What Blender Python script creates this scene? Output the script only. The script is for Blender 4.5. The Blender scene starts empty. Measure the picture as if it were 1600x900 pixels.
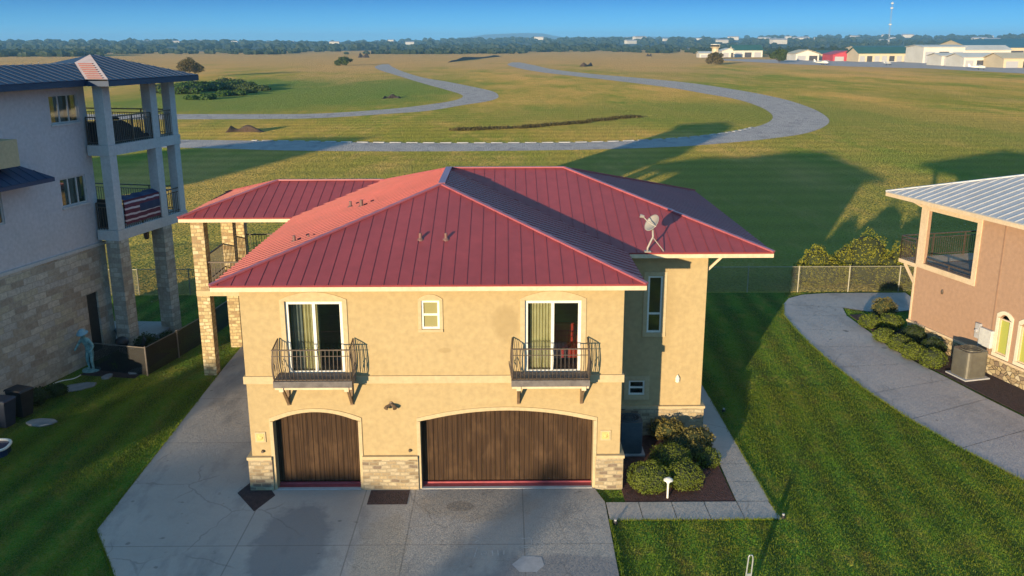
import bpy, bmesh, math, random
import numpy as np
from mathutils import Vector, Matrix
R = math.radians
rnd = random.Random(7)
COL = bpy.context.scene.collection
SC = bpy.context.scene

# ------------------------------------------------------------------ camera, sky, sun, exposure
CAM_H = 12.5
F_PX = 1420.0
SUN_EL, SUN_AZ = 5.6, 25.6          # travel direction: 25.6 deg to the right of +Y
cam = bpy.data.cameras.new('camera'); camo = bpy.data.objects.new('camera', cam); COL.objects.link(camo)
cam.sensor_fit = 'HORIZONTAL'; cam.sensor_width = 36.0; cam.lens = 36.0 * F_PX / 1600.0
cam.clip_start = 0.1; cam.clip_end = 60000
pitch, yaw, roll = R(15.06), R(0.4), R(0.15)
fwd = Vector((math.sin(yaw)*math.cos(pitch), math.cos(yaw)*math.cos(pitch), -math.sin(pitch)))
rt = fwd.cross(Vector((0, 0, 1))).normalized(); up = rt.cross(fwd)
rt2 = rt*math.cos(roll) - up*math.sin(roll); up2 = rt*math.sin(roll) + up*math.cos(roll)
camo.matrix_world = Matrix(((rt2.x, up2.x, -fwd.x, 0), (rt2.y, up2.y, -fwd.y, 0), (rt2.z, up2.z, -fwd.z, CAM_H), (0, 0, 0, 1)))
SC.camera = camo

w = bpy.data.worlds.new('World'); SC.world = w; w.use_nodes = True
nt = w.node_tree; nt.nodes.clear()
sky = nt.nodes.new('ShaderNodeTexSky'); sky.sky_type = 'NISHITA'; sky.sun_disc = False
sky.sun_elevation = R(SUN_EL); sky.sun_rotation = R(180 + SUN_AZ)
sky.altitude = 300; sky.air_density = 1.0; sky.dust_density = 0.2; sky.ozone_density = 1.5
hs = nt.nodes.new('ShaderNodeHueSaturation'); hs.inputs['Saturation'].default_value = 1.22
tcw = nt.nodes.new('ShaderNodeTexCoord'); vaw = nt.nodes.new('ShaderNodeVectorMath'); vaw.operation = 'ADD'; vaw.inputs[1].default_value = (0, 0, .14)
vnw = nt.nodes.new('ShaderNodeVectorMath'); vnw.operation = 'NORMALIZE'
nt.links.new(tcw.outputs['Generated'], vaw.inputs[0]); nt.links.new(vaw.outputs[0], vnw.inputs[0]); nt.links.new(vnw.outputs[0], sky.inputs[0])
bg = nt.nodes.new('ShaderNodeBackground'); bg.inputs['Strength'].default_value = 0.15
wo = nt.nodes.new('ShaderNodeOutputWorld')
nt.links.new(sky.outputs[0], hs.inputs['Color']); 
sxw = nt.nodes.new('ShaderNodeSeparateXYZ'); nt.links.new(tcw.outputs['Generated'], sxw.inputs[0])
crw = nt.nodes.new('ShaderNodeValToRGB'); ew = crw.color_ramp.elements       # deep teal blue band low in the clear sky, full sky above
ew[0].position = 0.0; ew[0].color = (.22, .44, .66, 1); ew[1].position = .42; ew[1].color = (1.0, .97, .92, 1)
for p_, c_ in ((.018, (.11, .34, .58)), (.05, (.012, .14, .38)), (.10, (.05, .25, .50)), (.20, (.4, .6, .75))): x_ = ew.new(p_); x_.color = (*c_, 1)
nt.links.new(sxw.outputs[2], crw.inputs[0])
mxw = nt.nodes.new('ShaderNodeMix'); mxw.data_type = 'RGBA'; mxw.blend_type = 'MULTIPLY'; mxw.inputs[0].default_value = 1
nt.links.new(hs.outputs[0], mxw.inputs[6]); nt.links.new(crw.outputs[0], mxw.inputs[7]); nt.links.new(mxw.outputs[2], bg.inputs['Color']); nt.links.new(bg.outputs[0], wo.inputs['Surface'])

sl = bpy.data.lights.new('sun', 'SUN'); sl.energy = 2.35; sl.angle = R(0.5); sl.color = (1.0, 0.78, 0.48)
so = bpy.data.objects.new('sun', sl); COL.objects.link(so)
sd = Vector((math.sin(R(SUN_AZ))*math.cos(R(SUN_EL)), math.cos(R(SUN_AZ))*math.cos(R(SUN_EL)), -math.sin(R(SUN_EL))))
so.rotation_euler = sd.to_track_quat('-Z', 'Y').to_euler(); so.location = (-40, -60, 40)
SC.view_settings.view_transform = 'Standard'; SC.view_settings.look = 'None'
SC.view_settings.exposure = 1.72; SC.view_settings.gamma = 1.0; SC.view_settings.use_curve_mapping = False
SC.cycles.max_bounces = 6; SC.cycles.transparent_max_bounces = 24; SC.cycles.volume_bounces = 1
SC.cycles.use_denoising = True

# ------------------------------------------------------------------ materials
MATS = {}
def nodes(name):
    m = bpy.data.materials.new(name); m.use_nodes = True
    t = m.node_tree; b = t.nodes['Principled BSDF']
    return m, t, b
def mixrgb(t, fac, a, b, mode='MIX'):
    n = t.nodes.new('ShaderNodeMix'); n.data_type = 'RGBA'; n.blend_type = mode
    for sock, v in ((n.inputs[0], fac), (n.inputs[6], a), (n.inputs[7], b)):
        if hasattr(v, 'links') or hasattr(v, 'is_output'): t.links.new(v, sock)
        elif isinstance(v, (tuple, list)): sock.default_value = (*v, 1) if len(v) == 3 else v
        else: sock.default_value = v
    return n.outputs[2]
def coords(t, stretch=(1, 1, 1), rot=(0, 0, 0), space='Object'):
    tc = t.nodes.new('ShaderNodeTexCoord'); mp = t.nodes.new('ShaderNodeMapping')
    mp.inputs['Scale'].default_value = stretch; mp.inputs['Rotation'].default_value = rot
    t.links.new(tc.outputs[space], mp.inputs['Vector']); return mp.outputs[0]
def noise(t, vec, scale, detail=4, rough=.55):
    n = t.nodes.new('ShaderNodeTexNoise'); n.inputs['Scale'].default_value = scale
    n.inputs['Detail'].default_value = detail; n.inputs['Roughness'].default_value = rough
    t.links.new(vec, n.inputs['Vector']); return n.outputs[0]
def ramp(t, fac, p0, p1, a=0., b=1.):
    n = t.nodes.new('ShaderNodeMapRange'); n.inputs[1].default_value = p0; n.inputs[2].default_value = p1
    n.inputs[3].default_value = a; n.inputs[4].default_value = b; t.links.new(fac, n.inputs[0]); return n.outputs[0]
def math2(t, op, a, b=None):
    n = t.nodes.new('ShaderNodeMath'); n.operation = op
    for i, v in enumerate((a, b)):
        if v is None: continue
        if hasattr(v, 'is_output'): t.links.new(v, n.inputs[i])
        else: n.inputs[i].default_value = v
    return n.outputs[0]
def bump(t, b, h, strength=.5, dist=.01):
    n = t.nodes.new('ShaderNodeBump'); n.inputs['Strength'].default_value = strength; n.inputs['Distance'].default_value = dist
    t.links.new(h, n.inputs['Height']); t.links.new(n.outputs[0], b.inputs['Normal']); return n

def M(name, c1, c2=None, scale=3, rough=.7, bmp=0, bscale=60, bdist=.01, metal=0, stretch=(1, 1, 1), lo=.35, hi=.65, spec=.5):
    if name in MATS: return MATS[name]
    m, t, b = nodes(name); v = coords(t, stretch)
    b.inputs['Roughness'].default_value = rough; b.inputs['Metallic'].default_value = metal
    b.inputs['Specular IOR Level'].default_value = spec
    c2 = c2 or tuple(x*.82 for x in c1)
    f = ramp(t, noise(t, v, scale, 5), lo, hi)
    c = mixrgb(t, f, c1, c2)
    f2 = ramp(t, noise(t, v, scale*9, 3), .3, .7, .9, 1.08)
    cc = t.nodes.new('ShaderNodeCombineColor')
    for i in range(3): t.links.new(f2, cc.inputs[i])
    t.links.new(mixrgb(t, 1.0, c, cc.outputs[0], 'MULTIPLY'), b.inputs['Base Color'])
    if bmp: bump(t, b, noise(t, coords(t), bscale, 3), bmp, bdist)
    MATS[name] = m; return m

def brick_mat(name, cols, mortar, bw=.38, rh=.15, msize=.012, rot=False, squash=1.0, bmp=.6):
    if name in MATS: return MATS[name]
    m, t, b = nodes(name); tc = t.nodes.new('ShaderNodeTexCoord'); sp = t.nodes.new('ShaderNodeSeparateXYZ')
    t.links.new(tc.outputs['Object'], sp.inputs[0])
    s = math2(t, 'ADD', sp.outputs[0], sp.outputs[1])
    cb = t.nodes.new('ShaderNodeCombineXYZ'); t.links.new(s, cb.inputs[0]); t.links.new(sp.outputs[2], cb.inputs[1])
    # a little wobble so that courses are not ruler straight
    nz = t.nodes.new('ShaderNodeTexNoise'); nz.inputs['Scale'].default_value = 2.2; t.links.new(cb.outputs[0], nz.inputs['Vector'])
    vm = t.nodes.new('ShaderNodeVectorMath'); vm.operation = 'SCALE'; vm.inputs['Scale'].default_value = .12
    t.links.new(nz.outputs[1], vm.inputs[0])
    va = t.nodes.new('ShaderNodeVectorMath'); va.operation = 'ADD'; t.links.new(cb.outputs[0], va.inputs[0]); t.links.new(vm.outputs[0], va.inputs[1])
    def br(bwid, off):
        k = t.nodes.new('ShaderNodeTexBrick'); k.inputs['Scale'].default_value = 1
        k.inputs['Brick Width'].default_value = bwid; k.inputs['Row Height'].default_value = rh
        k.inputs['Mortar Size'].default_value = msize; k.offset = off; k.offset_frequency = 2; k.squash = squash; k.squash_frequency = 3
        k.inputs['Bias'].default_value = 0; k.inputs['Color1'].default_value = (0, 0, 0, 1); k.inputs['Color2'].default_value = (1, 1, 1, 1)
        k.inputs['Mortar'].default_value = (0, 0, 0, 1)
        t.links.new(va.outputs[0], k.inputs['Vector']); return k
    k = br(bw, .37)
    cr = t.nodes.new('ShaderNodeValToRGB'); e = cr.color_ramp.elements
    e[0].color = (*cols[0], 1); e[1].color = (*cols[-1], 1); cr.color_ramp.interpolation = 'CONSTANT'
    for i, c in enumerate(cols[1:-1]): x = e.new((i+1)/(len(cols)-.2)); x.color = (*c, 1)
    e[-1].position = (len(cols)-1)/len(cols)
    t.links.new(k.outputs['Color'], cr.inputs[0])
    n = ramp(t, noise(t, va.outputs[0], 9, 4), .3, .7, .78, 1.15)
    cc = t.nodes.new('ShaderNodeCombineColor'); [t.links.new(n, cc.inputs[i]) for i in range(3)]
    c = mixrgb(t, 1.0, cr.outputs[0], cc.outputs[0], 'MULTIPLY')
    c = mixrgb(t, k.outputs['Fac'], c, mortar)
    t.links.new(c, b.inputs['Base Color']); b.inputs['Roughness'].default_value = .85
    h = math2(t, 'ADD', math2(t, 'SUBTRACT', 1.0, k.outputs['Fac']), noise(t, va.outputs[0], 14, 4))
    bump(t, b, h, bmp, .03); MATS[name] = m; return m

def rubble_mat(name, cols, mortar, scale=4.2):
    m, t, b = nodes(name); v = coords(t, (1, 1, 1.5))
    vo = t.nodes.new('ShaderNodeTexVoronoi'); vo.inputs['Scale'].default_value = scale; t.links.new(v, vo.inputs['Vector'])
    vd = t.nodes.new('ShaderNodeTexVoronoi'); vd.feature = 'DISTANCE_TO_EDGE'; vd.inputs['Scale'].default_value = scale; t.links.new(v, vd.inputs['Vector'])
    sp = t.nodes.new('ShaderNodeSeparateColor'); t.links.new(vo.outputs['Color'], sp.inputs[0])
    cr = t.nodes.new('ShaderNodeValToRGB'); cr.color_ramp.interpolation = 'CONSTANT'; e = cr.color_ramp.elements
    e[0].color = (*cols[0], 1); e[1].color = (*cols[-1], 1); e[1].position = .8
    for i, c in enumerate(cols[1:-1]): x = e.new((i+1)/len(cols)); x.color = (*c, 1)
    t.links.new(sp.outputs[0], cr.inputs[0])
    edge = ramp(t, vd.outputs[0], .02, .06)
    c = mixrgb(t, edge, mortar, cr.outputs[0]); t.links.new(c, b.inputs['Base Color']); b.inputs['Roughness'].default_value = .9
    bump(t, b, math2(t, 'ADD', edge, noise(t, v, 12)), .7, .03); MATS[name] = m; return m

def glass_mat(name, tint=(.02, .025, .03), refl=.12, through=.85):
    if name in MATS: return MATS[name]
    m, t, b = nodes(name); out = t.nodes['Material Output']; t.nodes.remove(b)
    tr = t.nodes.new('ShaderNodeBsdfTransparent'); gl = t.nodes.new('ShaderNodeBsdfGlossy'); gl.inputs['Roughness'].default_value = .03
    df = t.nodes.new('ShaderNodeBsdfDiffuse'); df.inputs['Color'].default_value = (*tint, 1)
    tr.inputs['Color'].default_value = (.75, .8, .78, 1)
    m1 = t.nodes.new('ShaderNodeMixShader'); m1.inputs[0].default_value = through; t.links.new(df.outputs[0], m1.inputs[1]); t.links.new(tr.outputs[0], m1.inputs[2])
    fr = t.nodes.new('ShaderNodeFresnel'); fr.inputs[0].default_value = 1.5
    fa = math2(t, 'ADD', math2(t, 'MULTIPLY', fr.outputs[0], 1.0), refl-.04)
    m2 = t.nodes.new('ShaderNodeMixShader'); t.links.new(fa, m2.inputs[0]); t.links.new(m1.outputs[0], m2.inputs[1]); t.links.new(gl.outputs[0], m2.inputs[2])
    t.links.new(m2.outputs[0], out.inputs[0]); MATS[name] = m; return m

def mesh_mat(name, col, density=.4, scale=24):
    m, t, b = nodes(name); out = t.nodes['Material Output']; b.inputs['Base Color'].default_value = (*col, 1); b.inputs['Roughness'].default_value = .6
    tc = t.nodes.new('ShaderNodeTexCoord'); sp = t.nodes.new('ShaderNodeSeparateXYZ'); t.links.new(tc.outputs['Object'], sp.inputs[0])
    hxy = math2(t, 'ADD', sp.outputs[0], sp.outputs[1])
    a = math2(t, 'FRACT', math2(t, 'MULTIPLY', math2(t, 'ADD', hxy, sp.outputs[2]), float(scale)))
    c = math2(t, 'FRACT', math2(t, 'MULTIPLY', math2(t, 'SUBTRACT', hxy, sp.outputs[2]), float(scale)))
    k = 1-math.sqrt(1-density)
    f = math2(t, 'MAXIMUM', math2(t, 'LESS_THAN', a, k), math2(t, 'LESS_THAN', c, k))
    tr = t.nodes.new('ShaderNodeBsdfTransparent'); mx = t.nodes.new('ShaderNodeMixShader')
    t.links.new(f, mx.inputs[0]); t.links.new(tr.outputs[0], mx.inputs[1]); t.links.new(b.outputs[0], mx.inputs[2]); t.links.new(mx.outputs[0], out.inputs[0])
    MATS[name] = m; return m

def leaf_mat(name, c1, c2, trans=.25):
    if name in MATS: return MATS[name]
    m, t, b = nodes(name); out = t.nodes['Material Output']
    v = coords(t); f = ramp(t, noise(t, v, 1.3, 3), .35, .65); f2 = ramp(t, noise(t, v, 12, 2), .3, .7)
    c = mixrgb(t, math2(t, 'MULTIPLY', math2(t, 'ADD', f, f2), .5), c1, c2)
    t.links.new(c, b.inputs['Base Color']); b.inputs['Roughness'].default_value = .6; b.inputs['Specular IOR Level'].default_value = .25
    tl = t.nodes.new('ShaderNodeBsdfTranslucent'); t.links.new(c, tl.inputs['Color'])
    mx = t.nodes.new('ShaderNodeMixShader'); mx.inputs[0].default_value = trans
    t.links.new(b.outputs[0], mx.inputs[1]); t.links.new(tl.outputs[0], mx.inputs[2]); t.links.new(mx.outputs[0], out.inputs[0])
    MATS[name] = m; return m

# grass: rough turf, its blades stand up and catch a low sun
def turf_mat(name, cols, big=.06, stretch=(1, 1, 1), rot=0, fine=14, bst=1.0, bdist=.12, stripe=None, extra=None, fc=.35, cx=.14):
    m, t, b = nodes(name); b.inputs['Roughness'].default_value = .9; b.inputs['Specular IOR Level'].default_value = .1
    v = coords(t, stretch, (0, 0, rot)); v0 = coords(t)
    f = ramp(t, noise(t, v, big, 6, .6), .5-cx, .5+cx)
    c = mixrgb(t, f, cols[0], cols[1])
    f = ramp(t, noise(t, v, big*3.7, 5, .65), .45, .68); c = mixrgb(t, f, c, cols[2])
    if len(cols) > 3:
        f = ramp(t, noise(t, v, big*9, 5, .75), .5, .66, 0, .75); c = mixrgb(t, f, c, cols[3])
    if stripe:
        ang, width, amt = stripe
        sv = coords(t, (1, 1, 1), (0, 0, ang)); sp = t.nodes.new('ShaderNodeSeparateXYZ'); t.links.new(sv, sp.inputs[0])
        wob = math2(t, 'MULTIPLY', noise(t, v0, .12, 2), 1.4)
        s = math2(t, 'SINE', math2(t, 'MULTIPLY', math2(t, 'ADD', sp.outputs[0], wob), 2*math.pi/width))
        s = ramp(t, math2(t, 'ADD', s, math2(t, 'MULTIPLY', noise(t, coords(t, (1, .3, 1)), 1.2, 3), 1.5)), -.5, 2.0, 1-amt, 1+amt)
        cc = t.nodes.new('ShaderNodeCombineColor'); [t.links.new(s, cc.inputs[i]) for i in range(3)]
        c = mixrgb(t, 1.0, c, cc.outputs[0], 'MULTIPLY')
    if extra: c = extra(t, v0, c)
    fn = ramp(t, noise(t, v0, fine, 4, .75), .3, .7, 1-fc, 1+fc)
    cc = t.nodes.new('ShaderNodeCombineColor'); [t.links.new(fn, cc.inputs[i]) for i in range(3)]
    c = mixrgb(t, 1.0, c, cc.outputs[0], 'MULTIPLY')
    t.links.new(c, b.inputs['Base Color'])
    b.inputs['Sheen Weight'].default_value = .12; b.inputs['Sheen Roughness'].default_value = .6
    b.inputs['Sheen Tint'].default_value = (.8, .75, .3, 1)
    # blades stand upright: scatter the normals widely about the vertical
    n = t.nodes.new('ShaderNodeTexNoise'); n.inputs['Scale'].default_value = fine*1.7; n.inputs['Detail'].default_value = 5; n.inputs['Roughness'].default_value = .8
    t.links.new(v0, n.inputs['Vector'])
    def vm(op, a, bb):
        k = t.nodes.new('ShaderNodeVectorMath'); k.operation = op
        for i, q in enumerate((a, bb)):
            if q is None: continue
            if hasattr(q, 'is_output'): t.links.new(q, k.inputs[i])
            else: k.inputs[i].default_value = q
        return k.outputs[0]
    d = vm('MULTIPLY', vm('SUBTRACT', n.outputs[1], (.5, .5, .5)), (bst*14, bst*14, 0))
    t.links.new(vm('NORMALIZE', vm('ADD', d, (0, 0, 1)), None), b.inputs['Normal']); m.cycles.use_bump_map_correction = False; MATS[name] = m; return m

# ------------------------------------------------------------------ mesh helpers
class MB:
    def __init__(s): s.v = []; s.f = []
    def poly(s, pts):
        n = len(s.v); s.v += [tuple(p) for p in pts]; s.f.append(tuple(range(n, n+len(pts)))); return s
    def hexa(s, c):
        n = len(s.v); s.v += [tuple(p) for p in c]
        for q in ((0, 3, 2, 1), (4, 5, 6, 7), (0, 1, 5, 4), (1, 2, 6, 5), (2, 3, 7, 6), (3, 0, 4, 7)): s.f.append(tuple(n+i for i in q))
        return s
    def box(s, x0, x1, y0, y1, z0, z1):
        return s.hexa([(x0, y0, z0), (x1, y0, z0), (x1, y1, z0), (x0, y1, z0), (x0, y0, z1), (x1, y0, z1), (x1, y1, z1), (x0, y1, z1)])
    def fbox(s, fr, s0, s1, o0, o1, z0, z1):
        return s.hexa([fr(s0, o0, z0), fr(s1, o0, z0), fr(s1, o1, z0), fr(s0, o1, z0), fr(s0, o0, z1), fr(s1, o0, z1), fr(s1, o1, z1), fr(s0, o1, z1)])
    def bar(s, p, q, w=.04, h=.04, upv=(0, 0, 1)):
        p, q = Vector(p), Vector(q); d = (q-p).normalized(); u = Vector(upv)
        if abs(d.dot(u)) > .98: u = Vector((0, 1, 0))
        r = d.cross(u).normalized()*w/2; u = r.cross(d).normalized()*h/2
        return s.hexa([p-r-u, p+r-u, p+r+u, p-r+u, q-r-u, q+r-u, q+r+u, q-r+u])
    def tube(s, pts, r, n=8, cap=True):
        pts = [Vector(p) for p in pts]; rs = r if isinstance(r, (list, tuple)) else [r]*len(pts)
        base = len(s.v); ref = None
        for i, p in enumerate(pts):
            d = (pts[min(i+1, len(pts)-1)]-pts[max(i-1, 0)]).normalized()
            if ref is None: ref = Vector((1, 0, 0)) if abs(d.x) < .8 else Vector((0, 1, 0))
            a = d.cross(ref).normalized(); b = d.cross(a).normalized()
            for k in range(n):
                t = 2*math.pi*k/n; s.v.append(tuple(p+(a*math.cos(t)+b*math.sin(t))*rs[i]))
        for i in range(len(pts)-1):
            for k in range(n):
                a = base+i*n; s.f.append((a+k, a+(k+1) % n, a+n+(k+1) % n, a+n+k))
        if cap: s.f.append(tuple(base+k for k in range(n))); s.f.append(tuple(base+(len(pts)-1)*n+k for k in reversed(range(n))))
        return s
    def lathe(s, c, prof, n=20, tf=None):
        base = len(s.v)
        for r, z in prof:
            for k in range(n):
                t = 2*math.pi*k/n; p = Vector((r*math.cos(t), r*math.sin(t), z))
                if tf: p = tf @ p
                s.v.append(tuple(Vector(c)+p))
        for i in range(len(prof)-1):
            for k in range(n):
                a = base+i*n; s.f.append((a+k, a+(k+1) % n, a+n+(k+1) % n, a+n+k))
        s.f.append(tuple(base+k for k in reversed(range(n)))); s.f.append(tuple(base+(len(prof)-1)*n+k for k in range(n)))
        return s
    def prism(s, pts, z0, z1):
        n = len(s.v); k = len(pts); s.v += [(x, y, z0) for x, y in pts]+[(x, y, z1) for x, y in pts]
        s.f.append(tuple(n+i for i in reversed(range(k)))); s.f.append(tuple(n+k+i for i in range(k)))
        for i in range(k): j = (i+1) % k; s.f.append((n+i, n+j, n+k+j, n+k+i))
        return s
    def build(s, name, mat, parent=None, world=False, smooth=False, bevel=0, recalc=True, mods=None):
        v = s.v
        if world and parent is not None:
            r = root(parent); mi = (Matrix.Translation(r.location) @ Matrix.Rotation(r.rotation_euler.z, 4, 'Z')).inverted()
            v = [tuple(mi @ Vector(p)) for p in v]
        me = bpy.data.meshes.new(name); me.from_pydata(v, [], s.f)
        if recalc:
            bm = bmesh.new(); bm.from_mesh(me); bmesh.ops.recalc_face_normals(bm, faces=bm.faces); bm.to_mesh(me); bm.free()
        me.materials.append(mat)
        if smooth: me.polygons.foreach_set('use_smooth', [True]*len(me.polygons))
        o = bpy.data.objects.new(name, me); COL.objects.link(o)
        if parent is not None: o.parent = parent
        if bevel:
            b = o.modifiers.new('b', 'BEVEL'); b.width = bevel; b.segments = 2; b.limit_method = 'ANGLE'
        return o
def root(o):
    while o.parent is not None: o = o.parent
    return o
def tag(o, label=None, cat=None, group=None, kind=None):
    if label: o['label'] = label
    if cat: o['category'] = cat
    if group: o['group'] = group
    if kind: o['kind'] = kind
    return o
def thing(name, label, cat, loc=(0, 0, 0), rz=0, group=None):
    o = bpy.data.objects.new(name, None); COL.objects.link(o); o.empty_display_size = .3
    o.location = loc; o.rotation_euler = (0, 0, rz); return tag(o, label, cat, group)
def copy_tree(o, parent=None):
    c = o.copy(); COL.objects.link(c)
    if parent is not None: c.parent = parent
    for ch in [x for x in SC.objects if x.parent == o]: copy_tree(ch, c)
    return c
def dup(o, loc, rz=None, label=None, group=None, scale=None):
    c = copy_tree(o); c.location = loc
    if rz is not None: c.rotation_euler = (0, 0, rz)
    if label: c['label'] = label
    if group: c['group'] = group
    if scale is not None: c.scale = (scale,)*3 if not isinstance(scale, tuple) else scale
    return c
def Fr(P0, d, n):
    def at(s, o, z): return (P0[0]+d[0]*s+n[0]*o, P0[1]+d[1]*s+n[1]*o, z)
    return at

def facade(mb, fr, s0, s1, z0, z1, ops, depth=.15, thick=0):
    """flat wall with openings; ops: (sa, sb, za, zside, zmid) - zmid > zside gives a segmental arch; reveals go inwards"""
    cuts = {s0, s1}
    for a, b, za, zs, zm in ops:
        cuts |= {a, b}
        if zm > zs: cuts |= {a+(b-a)*k/18 for k in range(1, 18)}
    cuts = sorted(c for c in cuts if s0-1e-6 <= c <= s1+1e-6)
    def top(o, s):
        a, b, za, zs, zm = o
        if zm <= zs: return zs
        x = 2*(s-a)/(b-a)-1; return zs+(zm-zs)*(1-x*x)
    for c0, c1 in zip(cuts, cuts[1:]):
        if c1-c0 < 1e-6: continue
        m = (c0+c1)/2; seg = [(z0, z0)]; hit = sorted((o for o in ops if o[0] < m < o[1]), key=lambda o: o[2])
        lo = (z0, z0)
        for o in hit:
            if o[2] > min(lo)+1e-6: mb.poly([fr(c0, 0, lo[0]), fr(c1, 0, lo[1]), fr(c1, 0, o[2]), fr(c0, 0, o[2])])
            t0, t1 = top(o, c0), top(o, c1)
            mb.poly([fr(c0, 0, t0), fr(c1, 0, t1), fr(c1, -depth, t1), fr(c0, -depth, t0)])
            if o[2] > z0+1e-6: mb.poly([fr(c0, 0, o[2]), fr(c1, 0, o[2]), fr(c1, -depth, o[2]), fr(c0, -depth, o[2])])
            lo = (t0, t1)
        mb.poly([fr(c0, 0, lo[0]), fr(c1, 0, lo[1]), fr(c1, 0, z1), fr(c0, 0, z1)])
    for o in ops:
        a, b, za, zs, zm = o
        for s in (a, b): mb.poly([fr(s, 0, za), fr(s, 0, top(o, s)), fr(s, -depth, top(o, s)), fr(s, -depth, za)])
    return mb

def trim_ring(mb, fr, a, b, za, zs, zm, w=.1, o0=-.001, o1=.03, sill=True, legs=True):
    """raised surround round an opening with straight or arched head"""
    n = 18 if zm > zs else 1
    def T(s, a, b, zs, zm):
        x = 2*(s-a)/(b-a)-1
        return zs+(zm-zs)*(1-x*x) if zm > zs else zs
    if legs:
        mb.fbox(fr, a-w, a, o0, o1, za, T(a, a, b, zs, zm)); mb.fbox(fr, b, b+w, o0, o1, za, T(b, a, b, zs, zm))
    for k in range(n):
        i0, i1 = a+(b-a)*k/n, a+(b-a)*(k+1)/n
        A, B = a-w, b+w; j0, j1 = A+(B-A)*k/n, A+(B-A)*(k+1)/n
        ti0, ti1 = T(i0, a, b, zs, zm), T(i1, a, b, zs, zm); tj0, tj1 = T(j0, A, B, zs+w, zm+w), T(j1, A, B, zs+w, zm+w)
        mb.hexa([fr(i0 if k else j0, o0, ti0), fr(i1 if k < n-1 else j1, o0, ti1), fr(i1 if k < n-1 else j1, o1, ti1), fr(i0 if k else j0, o1, ti0),
                 fr(j0, o0, tj0), fr(j1, o0, tj1), fr(j1, o1, tj1), fr(j0, o1, tj0)])
    if sill: mb.fbox(fr, a-w, b+w, o0, o1+.02, za-w, za-.001)

def window(parent, fr, a, b, z0, z1, o=-.08, fw=.055, vm=(), hm=(), fmat=None, gmat=None, world=False, name='window', d=.06):
    f = MB(); f.fbox(fr, a, b, o, o+d, z0, z0+fw); f.fbox(fr, a, b, o, o+d, z1-fw, z1)
    f.fbox(fr, a, a+fw, o, o+d, z0+fw, z1-fw); f.fbox(fr, b-fw, b, o, o+d, z0+fw, z1-fw)
    for s in vm: f.fbox(fr, s-fw/2, s+fw/2, o+.005, o+d-.005, z0+fw, z1-fw)
    for z in hm: f.fbox(fr, a+fw, b-fw, o+.008, o+d-.008, z-fw/2, z+fw/2)
    fo = f.build(name, fmat, parent, world)
    pp = [Vector(fr(a+fw, o+.02, z0+fw)), Vector(fr(b-fw, o+.02, z0+fw)), Vector(fr(b-fw, o+.02, z1-fw)), Vector(fr(a+fw, o+.02, z1-fw))]
    if (pp[1]-pp[0]).cross(pp[2]-pp[1]).dot(Vector(fr(0, 1, 0))-Vector(fr(0, 0, 0))) < 0: pp.reverse()
    g = MB(); g.poly(pp)
    g.build('pane', gmat, fo, world, recalc=False); return fo

def roof_plane(mb, pts, eave, seam=.37, th=.05, ribw=.018, ribh=.017, off=0.):
    """slab polygon with standing seams square to the eave; eave = (p, q) two points on the eave line"""
    P = [Vector(p) for p in pts]; e0, e1 = Vector(eave[0]), Vector(eave[1]); ex = (e1-e0).normalized()
    nrm = Vector((0, 0, 0))
    for i in range(len(P)): nrm += P[i].cross(P[(i+1) % len(P)])
    nrm.normalize()
    if nrm.z < 0: nrm = -nrm
    ey = nrm.cross(ex)
    if ey.z < 0: ey = -ey
    n = len(mb.v); k = len(P)
    mb.v += [tuple(p) for p in P]+[tuple(p-nrm*th) for p in P]
    mb.f.append(tuple(n+i for i in range(k))); mb.f.append(tuple(n+k+i for i in reversed(range(k))))
    for i in range(k): j = (i+1) % k; mb.f.append((n+i, n+j, n+k+j, n+k+i))
    q = [((p-e0).dot(ex), (p-e0).dot(ey)) for p in P]
    s = min(a for a, b in q)+seam*.5+off; smax = max(a for a, b in q)
    while s < smax:
        ts = []
        for i in range(k):
            (a, b), (c, d) = q[i], q[(i+1) % k]
            if (a-s)*(c-s) < 0: ts.append(b+(d-b)*(s-a)/(c-a))
        ts.sort()
        for t0, t1 in zip(ts[::2], ts[1::2]):
            if t1-t0 > .06:
                p, r = e0+ex*s+ey*t0+nrm*ribh/2, e0+ex*s+ey*t1+nrm*ribh/2
                mb.bar(p, r, ribw, ribh, nrm)
        s += seam

def cap(mb, p, q, w=.13, h=.05): mb.bar(Vector(p)+Vector((0, 0, .02)), Vector(q)+Vector((0, 0, .02)), w, h)

def leaves(parts, n, size, seed, surf=.55, lumpy=1.):
    """leaf faces spread through ellipsoids: parts = [(centre, (rx,ry,rz)), ...]"""
    rg = np.random.default_rng(seed); V = []; vol = np.array([r[0]*r[1]*r[2] for c, r in parts])**(2/3); vol = vol/vol.sum()
    for (c, r), share in zip(parts, vol):
        k = max(8, int(n*share)); d = rg.normal(size=(k, 3)); d /= np.linalg.norm(d, axis=1)[:, None]
        rad = rg.uniform(surf**3, 1, k)**(1/3)
        lump = 1+lumpy*(.16*np.sin(d[:, 0]*5+seed)*np.cos(d[:, 1]*6+seed*2)+.10*np.sin(d[:, 2]*9+d[:, 0]*7))
        p = np.array(c)+d*np.array(r)*(rad*lump)[:, None]
        a = rg.normal(size=(k, 3)); a /= np.linalg.norm(a, axis=1)[:, None]
        b = np.cross(a, d+rg.normal(size=(k, 3))*.5); b /= np.linalg.norm(b, axis=1)[:, None]+1e-9
        sz = size*rg.uniform(.6, 1.35, k)[:, None]
        V.append(np.stack([p-a*sz*.5, p+b*sz*.33, p+a*sz*.5, p-b*sz*.33], axis=1))
    V = np.concatenate(V).reshape(-1, 3)
    m = MB(); m.v = [tuple(x) for x in V.tolist()]; m.f = [(i, i+1, i+2, i+3) for i in range(0, len(V), 4)]; return m

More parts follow.
